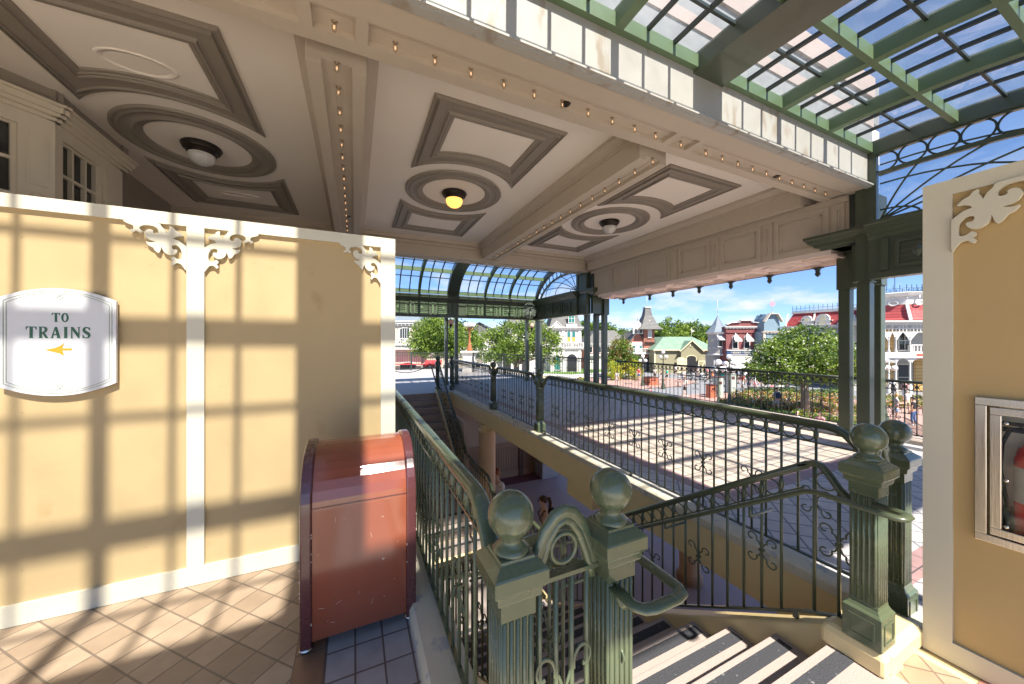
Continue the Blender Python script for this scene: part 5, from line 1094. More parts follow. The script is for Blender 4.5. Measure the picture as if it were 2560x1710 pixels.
# grey wing and white town hall
t = bld('white town hall with slate mansard roof and balustraded balcony', 1300, 57)
m = MB().box(-11, 3, 0, -3, 12, 6.4).box(-3, 1.5, 0, 5.0, 10, 7.2).box(5.0, 0, 0, 10.2, 9, 7.4); m.build('wall', TW, t)
m = cornice(MB(), 5.0, 10.2, 7.2, .4, .5); cornice(m, -3, 5, 7.0, .35, .5, 1.5); cornice(m, -11, -3, 6.2, .3, .4, 3); cornice(m, 4.6, 10.5, 3.9, .3, .35); balus(m, 4.6, 10.5, 4.25, .9, -.3); balus(m, -3, 4.6, 4.0, .9, 1.2)
for q in (5.3, 7.2, 9.9): m.box(q - .2, -.14, .2, q + .2, 0, 7.2)
m.box(7.6, -.4, 7.6, 9.4, .6, 8.2).build('white_trim', TW, t)
m = mansard(MB(), 5.0, 10.2, 0, 9, 7.7, 11.2, 1.0, .1); mansard(m, -3, 5.0, 1.5, 10, 7.5, 10.4, 1.6); gable(m, -11, -3, 3, 12, 6.6, 8.6); m.prism([(-10.9, 6.5), (-3.1, 6.5), (-7, 8.5)], (0, 3.05, 0), (1, 0, 0), (0, 0, 1), (0, .2, 0)).build('roof', TSL, t)
gable(MB().prism([(5.2, 7.6), (7.0, 7.6), (6.1, 8.5)], (0, -.3, 0), (1, 0, 0), (0, 0, 1), (0, .5, 0)), 5.2, 7.0, -.3, 1.5, 7.65, 8.6, .1).build('gable', TW, t)
win(t, 6.2, 5.3, .55, 1.7, nz=2); win(t, 8.1, 5.3, .5, 1.7, arch=1, pm=TTEAL); win(t, 8.9, 5.3, .5, 1.7, arch=1, pm=TTEAL); win(t, 8.5, 8.4, .9, 1.4, nz=2, nx=2, pm=TTEAL, y=-.3)
MB().box(7.86, -.13, 5.32, 8.34, -.12, 6.0).box(8.66, -.13, 5.32, 9.14, -.12, 6.0).build('blind', TAMB, t)
for q in (-2, 0, 2, 4): win(t, q, 5.1, .8, 1.5, nz=2, y=1.5)
for q in (-9.5, -7, -5): win(t, q, 4.6, .8, 1.4, nz=2, y=3)
for q in (-2.2, 1.0, 3.6): win(t, q, .3, 1.3, 2.6, pm=TDK, arch=1, y=1.5)
win(t, 6.2, .6, .9, 2.2, pm=TTEAL, arch=1); win(t, 8.6, .3, 1.6, 2.9, pm=TDK, arch=1)
# fire house
t = bld('orange brick fire house with slate spire tower and white gables', 1606, 60, 0)
m = MB().box(-9.5, 3, 0, 0, 12, 4.9).box(-2.6, 0, 0, 1.9, 9, 5.2).box(.1, -.4, 0, 1.95, 1.6, 7.6); m.prism([(-2.2, 5.2), (.4, 5.2), (-.9, 7.0)], (0, -.05, 0), (1, 0, 0), (0, 0, 1), (0, 3, 0)).build('wall', TBRK, t)
m = gable(MB(), -2.3, .5, -.1, 9, 5.2, 7.1, .3); mansard(m, -9.5, -1, 2.6, 12, 4.9, 7.4, 2.4); m.loft([(7.4, -1.1), (7.9, -.55), (8.6, -.25), (9.9, .28), (11.2, .48)], .1, -.4, 1.95, 1.6).build('roof', TSL, t)
m = MB().loft([(11.2, .36), (11.35, .36)], .1, -.4, 1.95, 1.6).tube([(1.02, .6, 11.3), (1.02, .6, 13.2)], .04, 6)
cornice(m, -9.5, -2.6, 4.5, .3, .4, 3); balus(m, -2.6, 2.1, 3.3, .8, -.6); m.box(-2.7, -.9, 3.1, 2.2, 0, 3.35).box(-2.5, -.06, 3.3, -.5 + .9, 0, 5.2)
m.prism([(-1.75, 6.6), (.0, 6.6), (.0, 7.6), (.25, 7.6), (-.85, 9.0), (-1.95, 7.6), (-1.75, 7.6)], (0, -.35, 0), (1, 0, 0), (0, 0, 1), (0, .4, 0)).tube([(-.85, -.2, 8.9), (-.85, -.2, 9.9)], [.12, .02], 6)
m.prism([(.75, 5.9), (1.45, 5.9), (1.45, 7.6), (1.6, 7.7), (1.1, 9.1), (.6, 7.7), (.75, 7.6)], (0, -.55, 0), (1, 0, 0), (0, 0, 1), (0, .15, 0)).box(-2.5, -.45, 0, -2.1, -.1, 3.1).box(-.2, -.7, 0, .05, -.4, 3.1).box(1.7, -.7, 0, 2.0, -.4, 3.1)
m.box(-9, 2.2, 2.7, -2.6, 3.0, 3.0).box(-9, 2.6, 0, -2.7, 2.9, 2.7).build('white_trim', TW, t)
for q in (-1.45, -.35): win(t, q, 3.6, .35, 1.0, arch=1, pm=TTEAL, y=-.06)
for q in (-1.3, -.4): win(t, q, 6.75, .38, .75, pm=TDK, arch=1, y=-.36, fr=.05, sill=False)
for q in (-8.4, -6.8, -5.2, -3.6): win(t, q, 3.3, .6, 1.0, y=3)
win(t, -1.15, .1, 1.7, 2.7, pm=TDK, arch=.6, y=-.2); win(t, .95, .1, 1.0, 2.5, pm=TDK, arch=.6, y=-.45)
m = MB().box(.2, -.75, 5.0, 2.0, -.4, 5.08)
for k in range(9): m.box(.2 + k * .22, -.75, 5.08, .23 + k * .22, -.72, 5.6)
m.box(.18, -.76, 5.6, 2.02, -.71, 5.65).build('tower_balcony', BLACKG, t)
m = MB().prism([(-1.2, 8.6), (-1.6, 8.0), (-1.4, 8.0)], (0, 0, 0), (1, 0, 0), (0, 0, 1), (0, .1, 0)); m.box(.3, -.38, 9.0, .75, .3, 9.1).build('dormer_hood', TW, t)
# barn
t = bld('olive barn-like hall with pale green hipped roof and open double doors', 1712, 57)
m = MB().box(-5.0, 0, 0, 5.2, 9, 3.9).box(-.9, -.6, 0, 2.4, 0, 3.9).prism([(-.9, 3.9), (2.4, 3.9), (.75, 5.4)], (0, -.6, 0), (1, 0, 0), (0, 0, 1), (0, 1.5, 0)); m.build('wall', TOL, t)
m = MB().loft([(3.9, -.4), (6.1, 2.6)], -5.0, 0, 5.2, 9); gable(m, -.9, 2.4, -.6, 3.5, 3.85, 5.35, .25, .1); m.build('roof', TGRN, t)
m = MB().box(-5.1, -.08, 3.7, 5.3, 0, 3.9).box(-5.1, -.08, 0, -4.9, .05, 3.8).box(5.0, -.08, 0, 5.2, .05, 3.8).box(-5.4, -.46, 3.8, 5.6, -.36, 3.92)
for s in (-1, 1): m.bar((.75 + s * 1.95, -.88, 3.65), (.75, -.88, 5.42), .1, .2, up=(0, 1, 0))
m.lathe([(.22, -.66), (.3, -.64), (.3, -.6)], (.75, 0, 4.55), 20, axis='y').build('cream_trim', TCR, t)
def door_leaf(x, hinge, col):
    o = MB().box(-.75, -.05, 0, .75, .05, 2.0).prism([(-.75 * 1, 2.0), (.75, 2.0), (.75 * 1, 2.3), (.0, 2.65), (-.6, 2.5)] if hinge > 0 else [(-.75, 2.0), (.75, 2.0), (.6, 2.5), (0, 2.65), (-.75, 2.3)], (0, -.05, 0), (1, 0, 0), (0, 0, 1), (0, .1, 0)).build('door', TOL if col else TCR, t, (x, -.75, .1))
    MB().box(-.75, -.08, 0, .75, -.05, .12).box(-.75, -.08, 1.9, .75, -.05, 2.02).box(-.75, -.08, .12, -.63, -.05, 1.9).box(.63, -.08, .12, .75, -.05, 1.9).bar((-.6, -.065, .2), (.6, -.065, 1.85), .12, .03, up=(0, 1, 0)).build('brace', TCR, o); return o
win(t, .75, .05, 1.5, 2.9, pm=TDK, arch=.5, y=-.6, fm=TCR, sill=False); door_leaf(-.85, 1, 0).rotation_euler.z = -.25; door_leaf(2.35, -1, 1).rotation_euler.z = .35
win(t, 4.2, .6, .8, 1.5, pm=TDK, fm=TCR, arch=.5)
MB().tube([(.75, -.7, 5.4), (.75, -.7, 7.6)], .03, 6).prism([(0, 7.2), (.55, 7.0), (.05, 6.8)], (.78, -.7, 0), (1, 0, 0), (0, 0, 1), (0, .02, 0)).build('flag', TW, t)
t = thing('rooftop_lamp', 'barber striped pole beside the barn', 'pole', tuple(Wg(1776, 50)), R_()); t.name = 'barber_pole'
MB().lathe([(.12, 0), (.12, .5), (.08, .6), (.08, 2.2), (.12, 2.3), (.05, 2.5)], n=12).build('post', TW, t)
m = MB()
for k in range(5): m.tube([(.09 * math.cos(a), .09 * math.sin(a), .7 + k * .3 + a * .04) for a in [6.28 * j / 12 for j in range(13)]], .025, 5)
m.build('red_stripe', REDP, t)
# slate turret
t = bld('narrow grey corner turret with a pointed slate roof and white awnings', 1794, 49)
m = MB().lathe([(1.25, 3.4), (1.25, 6.3)], n=8, smooth=False, a0=math.pi / 8, a1=2 * math.pi + math.pi / 8 - 1e-9).box(-.9, -.6, 0, 1.0, 1.5, 3.4); m.build('wall', TGY, t)
MB().lathe([(1.55, 6.6), (1.2, 7.0), (.75, 7.6), (.25, 8.5), (.02, 9.0)], n=8, smooth=False).build('roof', TBLR, t)
m = MB().lathe([(1.25, 6.25), (1.5, 6.4), (1.6, 6.6), (1.3, 6.62)], n=8, smooth=False).lathe([(1.3, 3.3), (1.38, 3.45), (1.3, 3.55)], n=8, smooth=False).lathe([(1.27, 4.3), (1.33, 4.35), (1.27, 4.45)], n=8, smooth=False).tube([(0, 0, 8.9), (0, 0, 11.2)], .03, 6).ball((0, 0, 9.1), .1, 8); m.build('white_trim', TW, t)
for s in (-.42, .48): win(t, s, 4.6, .45, 1.1, y=-1.2); MB().prism([(-1.9, 5.5), (-1.15, 6.2), (-1.15, 5.5), (-1.85, 5.42)], (s - .4, 0, 0), (0, 1, 0), (0, 0, 1), (.8, 0, 0)).build('awning', TAWN, t)
# brick book shop
t = bld('dark red brick shop with white awnings and a navy band reading BOOKS TOYS MUSIC', 1862, 47)
m = MB().box(-2.55, 0, 0, 2.5, 1.5, 7.3).prism([(-2.5, 7.3), (2.4, 7.3), (2.0, 7.75), (1.2, 7.8), (.8, 8.1), (-.6, 8.1), (-.8, 7.85), (-1.9, 7.8)], (0, 0, 0), (1, 0, 0), (0, 0, 1), (0, .4, 0)); m.build('wall', TMAR, t)
m = cornice(MB(), -2.55, 2.5, 7.05, .2, .3); m.bar((-.7, -.1, 8.15), (.9, -.1, 8.15), .3, .08).bar((-2.5, -.1, 7.6), (-1.9, -.1, 7.85), .3, .08).bar((-1.9, -.1, 7.85), (-.7, -.1, 7.95), .3, .08).bar((.9, -.1, 7.95), (2.1, -.1, 7.8), .3, .08).box(-2.6, -.3, 4.02, 2.5, 0, 4.15).box(-2.6, -.25, 3.38, 2.5, 0, 3.48).build('white_trim', TW, t)
m = MB()
for k in range(13): m.lathe([(.14, -.09), (.14, 0)], (-2.3 + k * .38, 0, 6.3), 10, axis='y', a0=0, a1=math.pi)
m.box(-2.5, -.12, 6.45, 2.45, 0, 6.55).build('arched_corbel', TMAR, t)
MB().box(-2.6, -.22, 3.5, 2.5, -.0, 4.0).build('sign_band', TNAV, t)
o = obj('lettering', text_mesh('* BOOKS * TOYS * MUSIC *', .34, .008, 0.0, 1.0), t, (0, -.235, 3.75), rot=(math.pi / 2, 0, 0)); o.data.materials.clear(); o.data.materials.append(TGOLD); o['kind'] = 'part'
del o['kind']
for q in (-1.35, .25, 1.85):
    win(t, q, 4.35, .62, 1.7, nz=2, arch=1)
    mm = MB(); n = 8; vs = []; 
    for j in range(5):
        rr = j / 4; 
        for k in range(n + 1): a = math.pi * k / n; vs.append((q + .5 * math.cos(a) * (1 if j else .01) * min(1, .3 + rr), -.05 - .75 * rr, 6.15 - .75 * rr + .35 * math.sin(a) * (1 - rr * .8)))
    mm.add(vs, [(j * (n + 1) + k, j * (n + 1) + k + 1, (j + 1) * (n + 1) + k + 1, (j + 1) * (n + 1) + k) for j in range(4) for k in range(n)], True)
    mm.box(q - .5, -.81, 5.28, q + .5, -.79, 5.42).build('awning', TAWN, t)
MB().prism([(-1.6, 2.5), (-.1, 3.3), (-.1, 3.2), (-1.6, 2.4)], (-2.5, 0, 0), (0, 1, 0), (0, 0, 1), (4.9, 0, 0)).build('shop_awning', TGY, t)
for q in (-1.4, .1, 1.6): win(t, q, .4, 1.2, 2.2, pm=TDK, sill=False)
# blue facade
t = bld('powder blue facade with a clipped gable and a pink pennant on top', 1932, 45.5, 2)
m = MB().box(-1.3, 0, 0, 1.6, 2.5, 6.6).box(-.95, .3, 6.6, 1.2, 2.3, 7.6).prism([(-.95, 7.6), (1.2, 7.6), (1.0, 8.3), (.65, 8.9), (-.4, 8.9), (-.75, 8.3)], (0, .3, 0), (1, 0, 0), (0, 0, 1), (0, 2, 0)); m.build('wall', TBL, t)
m = cornice(MB(), -1.3, 1.6, 6.3, .2, .35); m.bar((-.45, .1, 8.95), (.7, .1, 8.95), .5, .1).bar((-1.1, .1, 7.9), (-.4, .1, 8.95), .5, .12).bar((1.35, .1, 7.9), (.65, .1, 8.95), .5, .12).box(-1.35, -.1, 0, -1.05, 0, 6.3).tube([(.15, .3, 8.9), (.15, .3, 10.9)], .035, 6).ball((.15, .3, 9.1), .12, 8)
m.build('cream_trim', TC, t); win(t, .1, 5.5, .55, .35, arch=.8, sill=False); win(t, -.2, 3.9, .8, 1.3, arch=1, nx=3, nz=2)
MB().prism([(0, 10.7), (.35, 10.45), (.4, 10.2), (0, 9.9), (-.4, 10.2), (-.3, 10.4)], (.15, .25, 0), (1, 0, 0), (0, 0, 1), (0, .03, 0)).build('pennant', mat('pink_pennant', (.6, .25, .3), .7), t)
MB().box(-1.0, -.5, .4, 1.3, -.1, 3.2).build('shop_front', TGY, t)
t = thing('floodlight_mast', 'small mast of black floodlights above the brick shop roof', 'floodlight', tuple(Wg(1912, 50) + Vector((0, 0, 0))), R_())
m = MB().tube([(.5, 0, 6), (.5, 0, 9.2)], .04, 6).bar((-.6, 0, 8.7), (.6, 0, 8.9), .06, .06); m.build('mast', BLACKG, t)
for q in (-.5, -.05, .5): MB().lathe([(.001, 0), (.16, -.02), (.17, -.12), (.10, -.22)], (q, 0, 9.25), 10).build('lamp_head', BLACKG, t)
# department store: long wing and corner tower
A = Wg(1962, 45.5); Bp = Wg(2208, 37.5); dv = Bp - A; ang = math.atan2(dv.y, dv.x); LW = dv.length
t = thing('building', 'long store wing with red mansard roof, round dormers and iron cresting', 'building', tuple(A), ang)
MB().box(0, 0, 0, LW, 1.5, 6.9).build('wall', TGY, t)
mansard(MB(), 0, LW, 0, 1.5, 7.25, 8.95, .7).build('roof', TRED, t)
m = cornice(MB(), 0, LW, 6.85, .35, .4); m.box(.55, .5, 8.9, LW - .4, 1.0, 9.15).box(-.1, -.1, 3.9, LW, 0, 4.2)
for k in range(4): q = .1 + k * (LW - .5) / 3; m.bar((q, -.06, 7.25), (q + .0, .66, 8.95), .18, .12, up=(0, 1, 0))
m.build('white_trim', TW, t); crest(MB(), (.6, .6), (LW - .4, .6), 9.15, .7).build('roof_cresting', IRON, t)
for q, rr, tall in ((2.3, .5, 0), (LW * .43, .62, 1), (LW * .7, .5, 0)):
    d_ = MB().prism([(q - rr * 1.25, 7.3), (q + rr * 1.25, 7.3), (q + rr * 1.1, 7.9)] + [(q + rr * 1.05 * math.cos(a), 7.9 + .1 + rr * 1.05 * math.sin(a)) for a in [math.pi * k / 10 for k in range(11)]] + [(q - rr * 1.1, 7.9)], (0, .0, 0), (1, 0, 0), (0, 0, 1), (0, .6, 0)).box(q - rr * 1.5, -.05, 7.78, q + rr * 1.5, .3, 7.88).build('dormer', TW, t)
    MB().prism([(q + rr * .5 * math.cos(a), 7.95 + rr * .55 * math.sin(a)) for a in [2 * math.pi * k / 16 for k in range(16)]] if not tall else [(q - .3, 7.4), (q + .3, 7.4)] + [(q + .3 * math.cos(a), 8.2 + .3 * math.sin(a)) for a in [math.pi * k / 8 for k in range(9)]], (0, -.02, 0), (1, 0, 0), (0, 0, 1), (0, .04, 0)).build('louvre', TCR, d_)
for k in range(6): win(t, 1.2 + k * LW / 6.2, 4.6, .9, 1.7, nz=2, nx=2)
for k in range(5): win(t, 1.4 + k * LW / 5.2, .4, 1.7, 2.6, pm=TDK, arch=.4)
MB().prism([(-1.4, 3.0), (0, 3.7), (0, 3.6), (-1.4, 2.9)], (0, 0, 0), (0, 1, 0), (0, 0, 1), (LW, 0, 0)).build('shop_awning', TAWN, t)
p = Wg(2292, 34.5); t = thing('building', 'corner store tower with curved red roof, lacy white veranda and brick shutters', 'building', tuple(p), R_(-6))
MB().box(-4.6, 1.6, 0, 5, 3, 7.2).build('wall', TGY, t)
m = MB().lathe([(3.15, 7.45), (2.9, 7.7), (2.55, 8.5), (2.4, 9.15)], (.9, 3.2, 0), n=8, smooth=False, a0=math.pi / 8, a1=2 * math.pi + math.pi / 8 - 1e-9).build('roof', TRED, t)
m = MB().lathe([(2.42, 9.1), (2.4, 9.9), (2.75, 10.05), (2.9, 10.3), (2.5, 10.4), (.1, 10.5)], (.9, 3.2, 0), n=8, smooth=False, a0=math.pi / 8, a1=2 * math.pi + math.pi / 8 - 1e-9)
for k in range(8):
    a = math.pi / 8 + math.pi / 4 * k; c_, s_ = math.cos(a), math.sin(a); m.bar((.9 + 3.2 * c_, 3.2 + 3.2 * s_, 7.45), (.9 + 2.44 * c_, 3.2 + 2.44 * s_, 9.15), .22, .16, up=(c_, s_, 0))
for k in range(16):
    a = math.pi / 8 * k; m.box(.9 + 2.5 * math.cos(a) - .06, 3.2 + 2.5 * math.sin(a) - .06, 9.75, .9 + 2.5 * math.cos(a) + .06, 3.2 + 2.5 * math.sin(a) + .06, 10.0)
for a in (-math.pi / 2, -math.pi * .75):
    c = Vector((.9 + 2.45 * math.cos(a), 3.2 + 2.45 * math.sin(a), 9.25)); e = Vector((-math.sin(a), math.cos(a), 0)); m.tube([c + e * (.32 * math.cos(b)) + Vector((0, 0, .24 * math.sin(b))) for b in [6.283 * j / 14 for j in range(14)]], .07, 6, closed=True)
m.box(-4.8, .0, 7.0, 5, 3, 7.2).box(-5.0, -.5, 7.2, 5, 3.0, 7.35).box(-4.6, -.1, 3.75, 5, 1.6, 4.15).box(-4.65, -.2, 3.6, 5, 0, 3.78); m.build('white_trim', TW, t)
m = MB(); R8 = [(.9 + 2.45 * math.cos(math.pi / 8 + math.pi / 4 * k), 3.2 + 2.45 * math.sin(math.pi / 8 + math.pi / 4 * k)) for k in range(8)]
for a, b in zip(R8, R8[1:] + R8[:1]): crest(m, a, b, 10.35, .75)
m.tube([(.9, 3.2, 10.4), (.9, 3.2, 13.6)], .03, 6).build('roof_cresting', IRON, t)
m = MB()
for q in (-4.5, -2.55, -1.9, -.62, 1.6, 4.2):
    MB().lathe([(.16, 0), (.16, .8), (.1, .9), (.12, 1.3), (.07, 1.5), (.075, 3.6), (.12, 4.1), (.12, 4.3), (.065, 4.5), (.06, 5.6), (.12, 5.7)], (q, 0, 0), 10).build('veranda_column', TW, t)
m = MB(); cols = [-4.5, -2.55, -1.9, -.62, 1.6, 4.2]
for a, b in zip(cols, cols[1:]):
    for z in (6.2, 6.55, 6.95): m.box(a, -.04, z - .04, b, .04, z + .04)
    n = max(2, int((b - a) / .28))
    for k in range(n + 1):
        q = a + (b - a) * k / n; m.box(q - .03, -.035, 6.2, q + .03, .035, 7.0)
        if k < n: q2 = a + (b - a) * (k + 1) / n; m.bar((q, 0, 6.58), (q2, 0, 6.92), .04, .04).bar((q, 0, 6.92), (q2, 0, 6.58), .04, .04)
    for s, c in ((1, a), (-1, b)):
        w_ = min(.75, (b - a) / 2 - .02); P = [(0, 6.2), (w_, 6.2)]
        for j in range(6): f_ = 1 - (j + 1) / 6; P += [(w_ * (f_ + .16) , 6.2 - .85 * (1 - f_) ** 1.3 + .05), (w_ * f_ + .03, 6.2 - .85 * (1 - f_) ** 1.3)]
        m.prism([(c + s * x_, z_) for x_, z_ in P] + [(c, 5.3)], (0, -.03, 0), (1, 0, 0), (0, 0, 1), (0, .06, 0))
    m.prism([(a, 3.6), (b, 3.6), (b, 3.2), (b - .1, 3.3)] + [((a + b) / 2 + (b - a) * .42 * math.cos(t_), 3.1 + .42 * math.sin(t_)) for t_ in [math.pi * k / 8 for k in range(9)]] + [(a + .1, 3.3), (a, 3.2)], (0, -.04, 0), (1, 0, 0), (0, 0, 1), (0, .08, 0))
m.build('lattice_frieze', TW, t)
m = balus(MB(), 1.6, 4.8, 4.15, .8, -.02); balus(m, -.6, 1.55, 4.15, .8, -.02); m.build('balcony_rail', TW, t)
for q_ in ((-1.75, 4.2, -.7, 6.6), (-1.75, .1, -.7, 3.5), (1.2, .1, 2.4, 3.4), (3.9, 4.2, 4.8, 6.6)): MB().box(q_[0], 1.5, q_[1], q_[2], 1.6, q_[3]).build('shutter', TYB, t)
win(t, -3.4, 4.5, .8, 1.8, arch=.6, y=1.6); win(t, -3.4, .3, 1.1, 2.6, pm=TDK, arch=.4, y=1.6); win(t, -2.25, 4.5, .4, 1.7, arch=1, y=1.6); win(t, .3, 4.4, 1.0, 1.9, nx=2, nz=2, y=1.6); win(t, .2, .2, 1.0, 2.6, nx=1, nz=2, y=1.6, fm=TC, pm=TDK); win(t, 3.0, .2, 1.1, 2.8, pm=TDK, y=1.6)
MB().box(-.1, -.16, 3.55, 3.6, -.06, 4.0).build('sign_board', mat('scarlet_sign', (.62, .06, .02), .5), t)
o = obj('lettering', text_mesh('EMPORIUM', .42, .01, .015, 1.15), t, (1.75, -.175, 3.78), rot=(math.pi / 2, 0, 0)); o.data.materials.clear(); o.data.materials.append(TW)

# ------------------------------------------------------------ lamps, kiosks
def lamp5(label, u, d, zg, globe=.2, arms=4, m=GREENB):
    p = Wg(u, d); t = thing('street_lamp', label, 'street lamp', tuple(p), R_(), group='white globe street lamps')
    hh = zg - G; MB().lathe([(.22, 0), (.22, .35), (.14, .5), (.10, 1.0), (.06, 1.2), (.045, hh - .5), (.08, hh - .4), (.05, hh - .2)], n=12).build('pole', m, t)
    mm = MB()
    for k in range(arms):
        a = 6.283 * k / arms + .5; r = .42; mm.tube([(0, 0, hh - .75), (r * .6 * math.cos(a), r * .6 * math.sin(a), hh - .85), (r * math.cos(a), r * math.sin(a), hh - .68)], .02, 6)
        MB().ball((r * math.cos(a), r * math.sin(a), hh - .5), globe * .85, 16).build('globe', WHITEG, t)
    mm.build('arms', m, t); MB().ball((0, 0, hh), globe, 18).build('globe', WHITEG, t); return t
lamp5('white globe lamp whose top globe shows left of the striped awning, nearer one', 1796, 25, .12, .22)
lamp5('white globe lamp under the brick shop sign, a little farther back', 1823, 27, .42, .20)
lamp5('white globe lamp before the olive barn wall', 1658, 38, .48, .19)
lamp5('white globe lamp before the dark arch of the fire house', 1607, 40, -.05, .2)
lamp5('white globe lamp beside the store veranda columns', 2212, 22, .45, .19)
lamp5('white globe lamp low behind the far deck newels', 1340, 27, -.4, .18)
p = W(1174, 854, 18.6); t = thing('copper_lamp', 'copper-coloured lamp with a cluster of white globes on a white pedestal', 'lamp', (p.x, p.y, 0), R_())
MB().lathe([(.16, 1.12), (.17, 1.2), (.12, 1.3), (.13, 1.38), (.07, 1.5), (.05, 1.7), (.045, 2.25), (.07, 2.3), (.05, 2.4)], n=16).build('pole', COPPER, t)
m = MB()
for a in (0.3, 1.87, 3.44, 5.0): m.tube([(0, 0, 2.2), (.14 * math.cos(a), .14 * math.sin(a), 2.28), (.2 * math.cos(a), .2 * math.sin(a), 2.4)], .02, 6); MB().ball((.2 * math.cos(a), .2 * math.sin(a), 2.54), .125, 18).build('globe', WHITEG, t)
m.build('arms', COPPER, t)
t = thing('lamp_pedestal', 'square white panelled pedestal under the copper lamp', 'pedestal', (p.x, p.y, 0), R_())
MB().loft([(0, 0), (.12, 0), (.14, .04), (.9, .04), (.93, 0), (1.0, -.06), (1.05, -.09), (1.11, -.09)], -.36, -.36, .36, .36).box(-.22, -.335, .25, .22, -.32, .8).build('pedestal_block', TW, t)
def box_thing(nm, label, cat, u, d, w_, h_, m):
    t = thing(nm, label, cat, tuple(Wg(u, d)), R_(12)); MB().bevbox(-w_ / 2, -w_ / 2, .08, w_ / 2, w_ / 2, h_, .03).build('body', m, t); MB().bevbox(-w_ / 2 - .05, -w_ / 2 - .05, h_, w_ / 2 + .05, w_ / 2 + .05, h_ + .09, .02).box(-w_ / 2 - .03, -w_ / 2 - .03, 0, w_ / 2 + .03, w_ / 2 + .03, .08).box(-w_ / 4, -w_ / 2 - .02, h_ * .68, w_ / 4, -w_ / 2, h_ * .82).build('lid', MAROON, t)
TERRA = mat('terracotta_town_paint', (0.42, 0.13, 0.07), .5)
box_thing('planter', 'square russet planter box on the pink pavement below the fire house', 'planter', 1627, 41, 1.15, .95, TERRA)
box_thing('litter_bin', 'russet litter bin beside the flower beds below the lamps', 'bin', 1777, 31.5, .55, 1.25, TERRA)
box_thing('utility_cabinet', 'pale green utility cabinet beside the russet litter bin', 'cabinet', 1795, 32, .6, 1.9, mat('pale_green_box', (.45, .52, .45), .5))
box_thing('utility_cabinet', 'taller grey-green cabinet behind the litter bin', 'cabinet', 1826, 35, .7, 2.1, mat('grey_green_box', (.38, .42, .38), .5))
t = thing('shop_parasol', 'white parasol in front of the brick book shop', 'parasol', tuple(Wg(1838, 39)), R_())
MB().lathe([(1.3, 2.3), (1.25, 2.4), (.6, 2.75), (.02, 2.95)], n=8, smooth=False).build('canopy', TAWN, t); MB().tube([(0, 0, 0), (0, 0, 2.9)], .03, 6).build('pole', TW, t)
t = thing('bench', 'dark park bench in front of the flower beds with people seated on it', 'bench', tuple(Wv(1935, 990)), R_(0))
MB().box(-2.6, -.05, .42, 2.6, .38, .46).build('seat', BLACKG, t); m = MB()
for k in range(3): m.box(-2.6, -.08, .55 + k * .13, 2.6, -.05, .64 + k * .13)
m.build('backrest', BLACKG, t)
for x in (-2.5, 0, 2.5): MB().box(x - .04, -.08, 0, x + .04, -.03, .9).box(x - .04, .3, 0, x + .04, .35, .45).build('leg', BLACKG, t)
# ============================================================ PEOPLE
SKIN = [mat('fair_skin', (0.62, 0.40, 0.30), .5, var=.05), mat('tan_skin', (0.45, 0.26, 0.17), .5, var=.05), mat('brown_skin', (0.22, 0.12, 0.075), .5, var=.05)]
HAIR = {'brown': mat('brown_hair', (0.09, 0.045, 0.02), .6, var=.3, scale=40), 'blond': mat('blond_hair', (0.42, 0.26, 0.10), .6, var=.3, scale=40), 'black': mat('black_hair', (0.015, 0.012, 0.01), .5, var=.2), 'auburn': mat('auburn_hair', (0.28, 0.10, 0.03), .5, var=.4, scale=60), 'grey': mat('grey_hair', (.4, .38, .36), .6)}
CL = {}
def cloth(n, c):
    if n not in CL: CL[n] = mat(n + '_cloth', c, .85, var=.12, scale=9, bump=.3, bscale=25)
    return CL[n]
WHT = cloth('white', (.72, .72, .72)); BLU = cloth('denim', (.06, .11, .24)); BLK = cloth('black', (.02, .02, .025)); PNK = cloth('pink', (.7, .3, .33)); GRYC = cloth('heather_grey', (.38, .39, .42)); TEA = cloth('teal', (.03, .38, .30)); KHA = cloth('khaki', (.42, .35, .24)); LBL = cloth('light_blue', (.28, .40, .58)); REDC = cloth('red', (.55, .04, .04)); NVY = cloth('navy', (.03, .045, .10)); ORG = cloth('orange', (.75, .28, .08))
def skinmesh(nodes, edges, name, m, lv=2):
    me = bpy.data.meshes.new(name); me.from_pydata([n[0] for n in nodes], edges, []); o = bpy.data.objects.new(name, me); COL.objects.link(o)
    sk = o.modifiers.new('skin', 'SKIN'); sk.use_smooth_shade = True; sv = me.skin_vertices[0].data
    for i, n in enumerate(nodes): r = n[1]; sv[i].radius = r if isinstance(r, tuple) else (r, r)
    sv[0].use_root = True
    ss = o.modifiers.new('sub', 'SUBSURF'); ss.levels = lv; ss.render_levels = lv
    dg = bpy.context.evaluated_depsgraph_get(); out = bpy.data.meshes.new_from_object(o.evaluated_get(dg)); bpy.data.objects.remove(o); bpy.data.meshes.remove(me)
    out.name = name; out.materials.clear(); out.materials.append(m)
    out.polygons.foreach_set('use_smooth', [True] * len(out.polygons)); return out
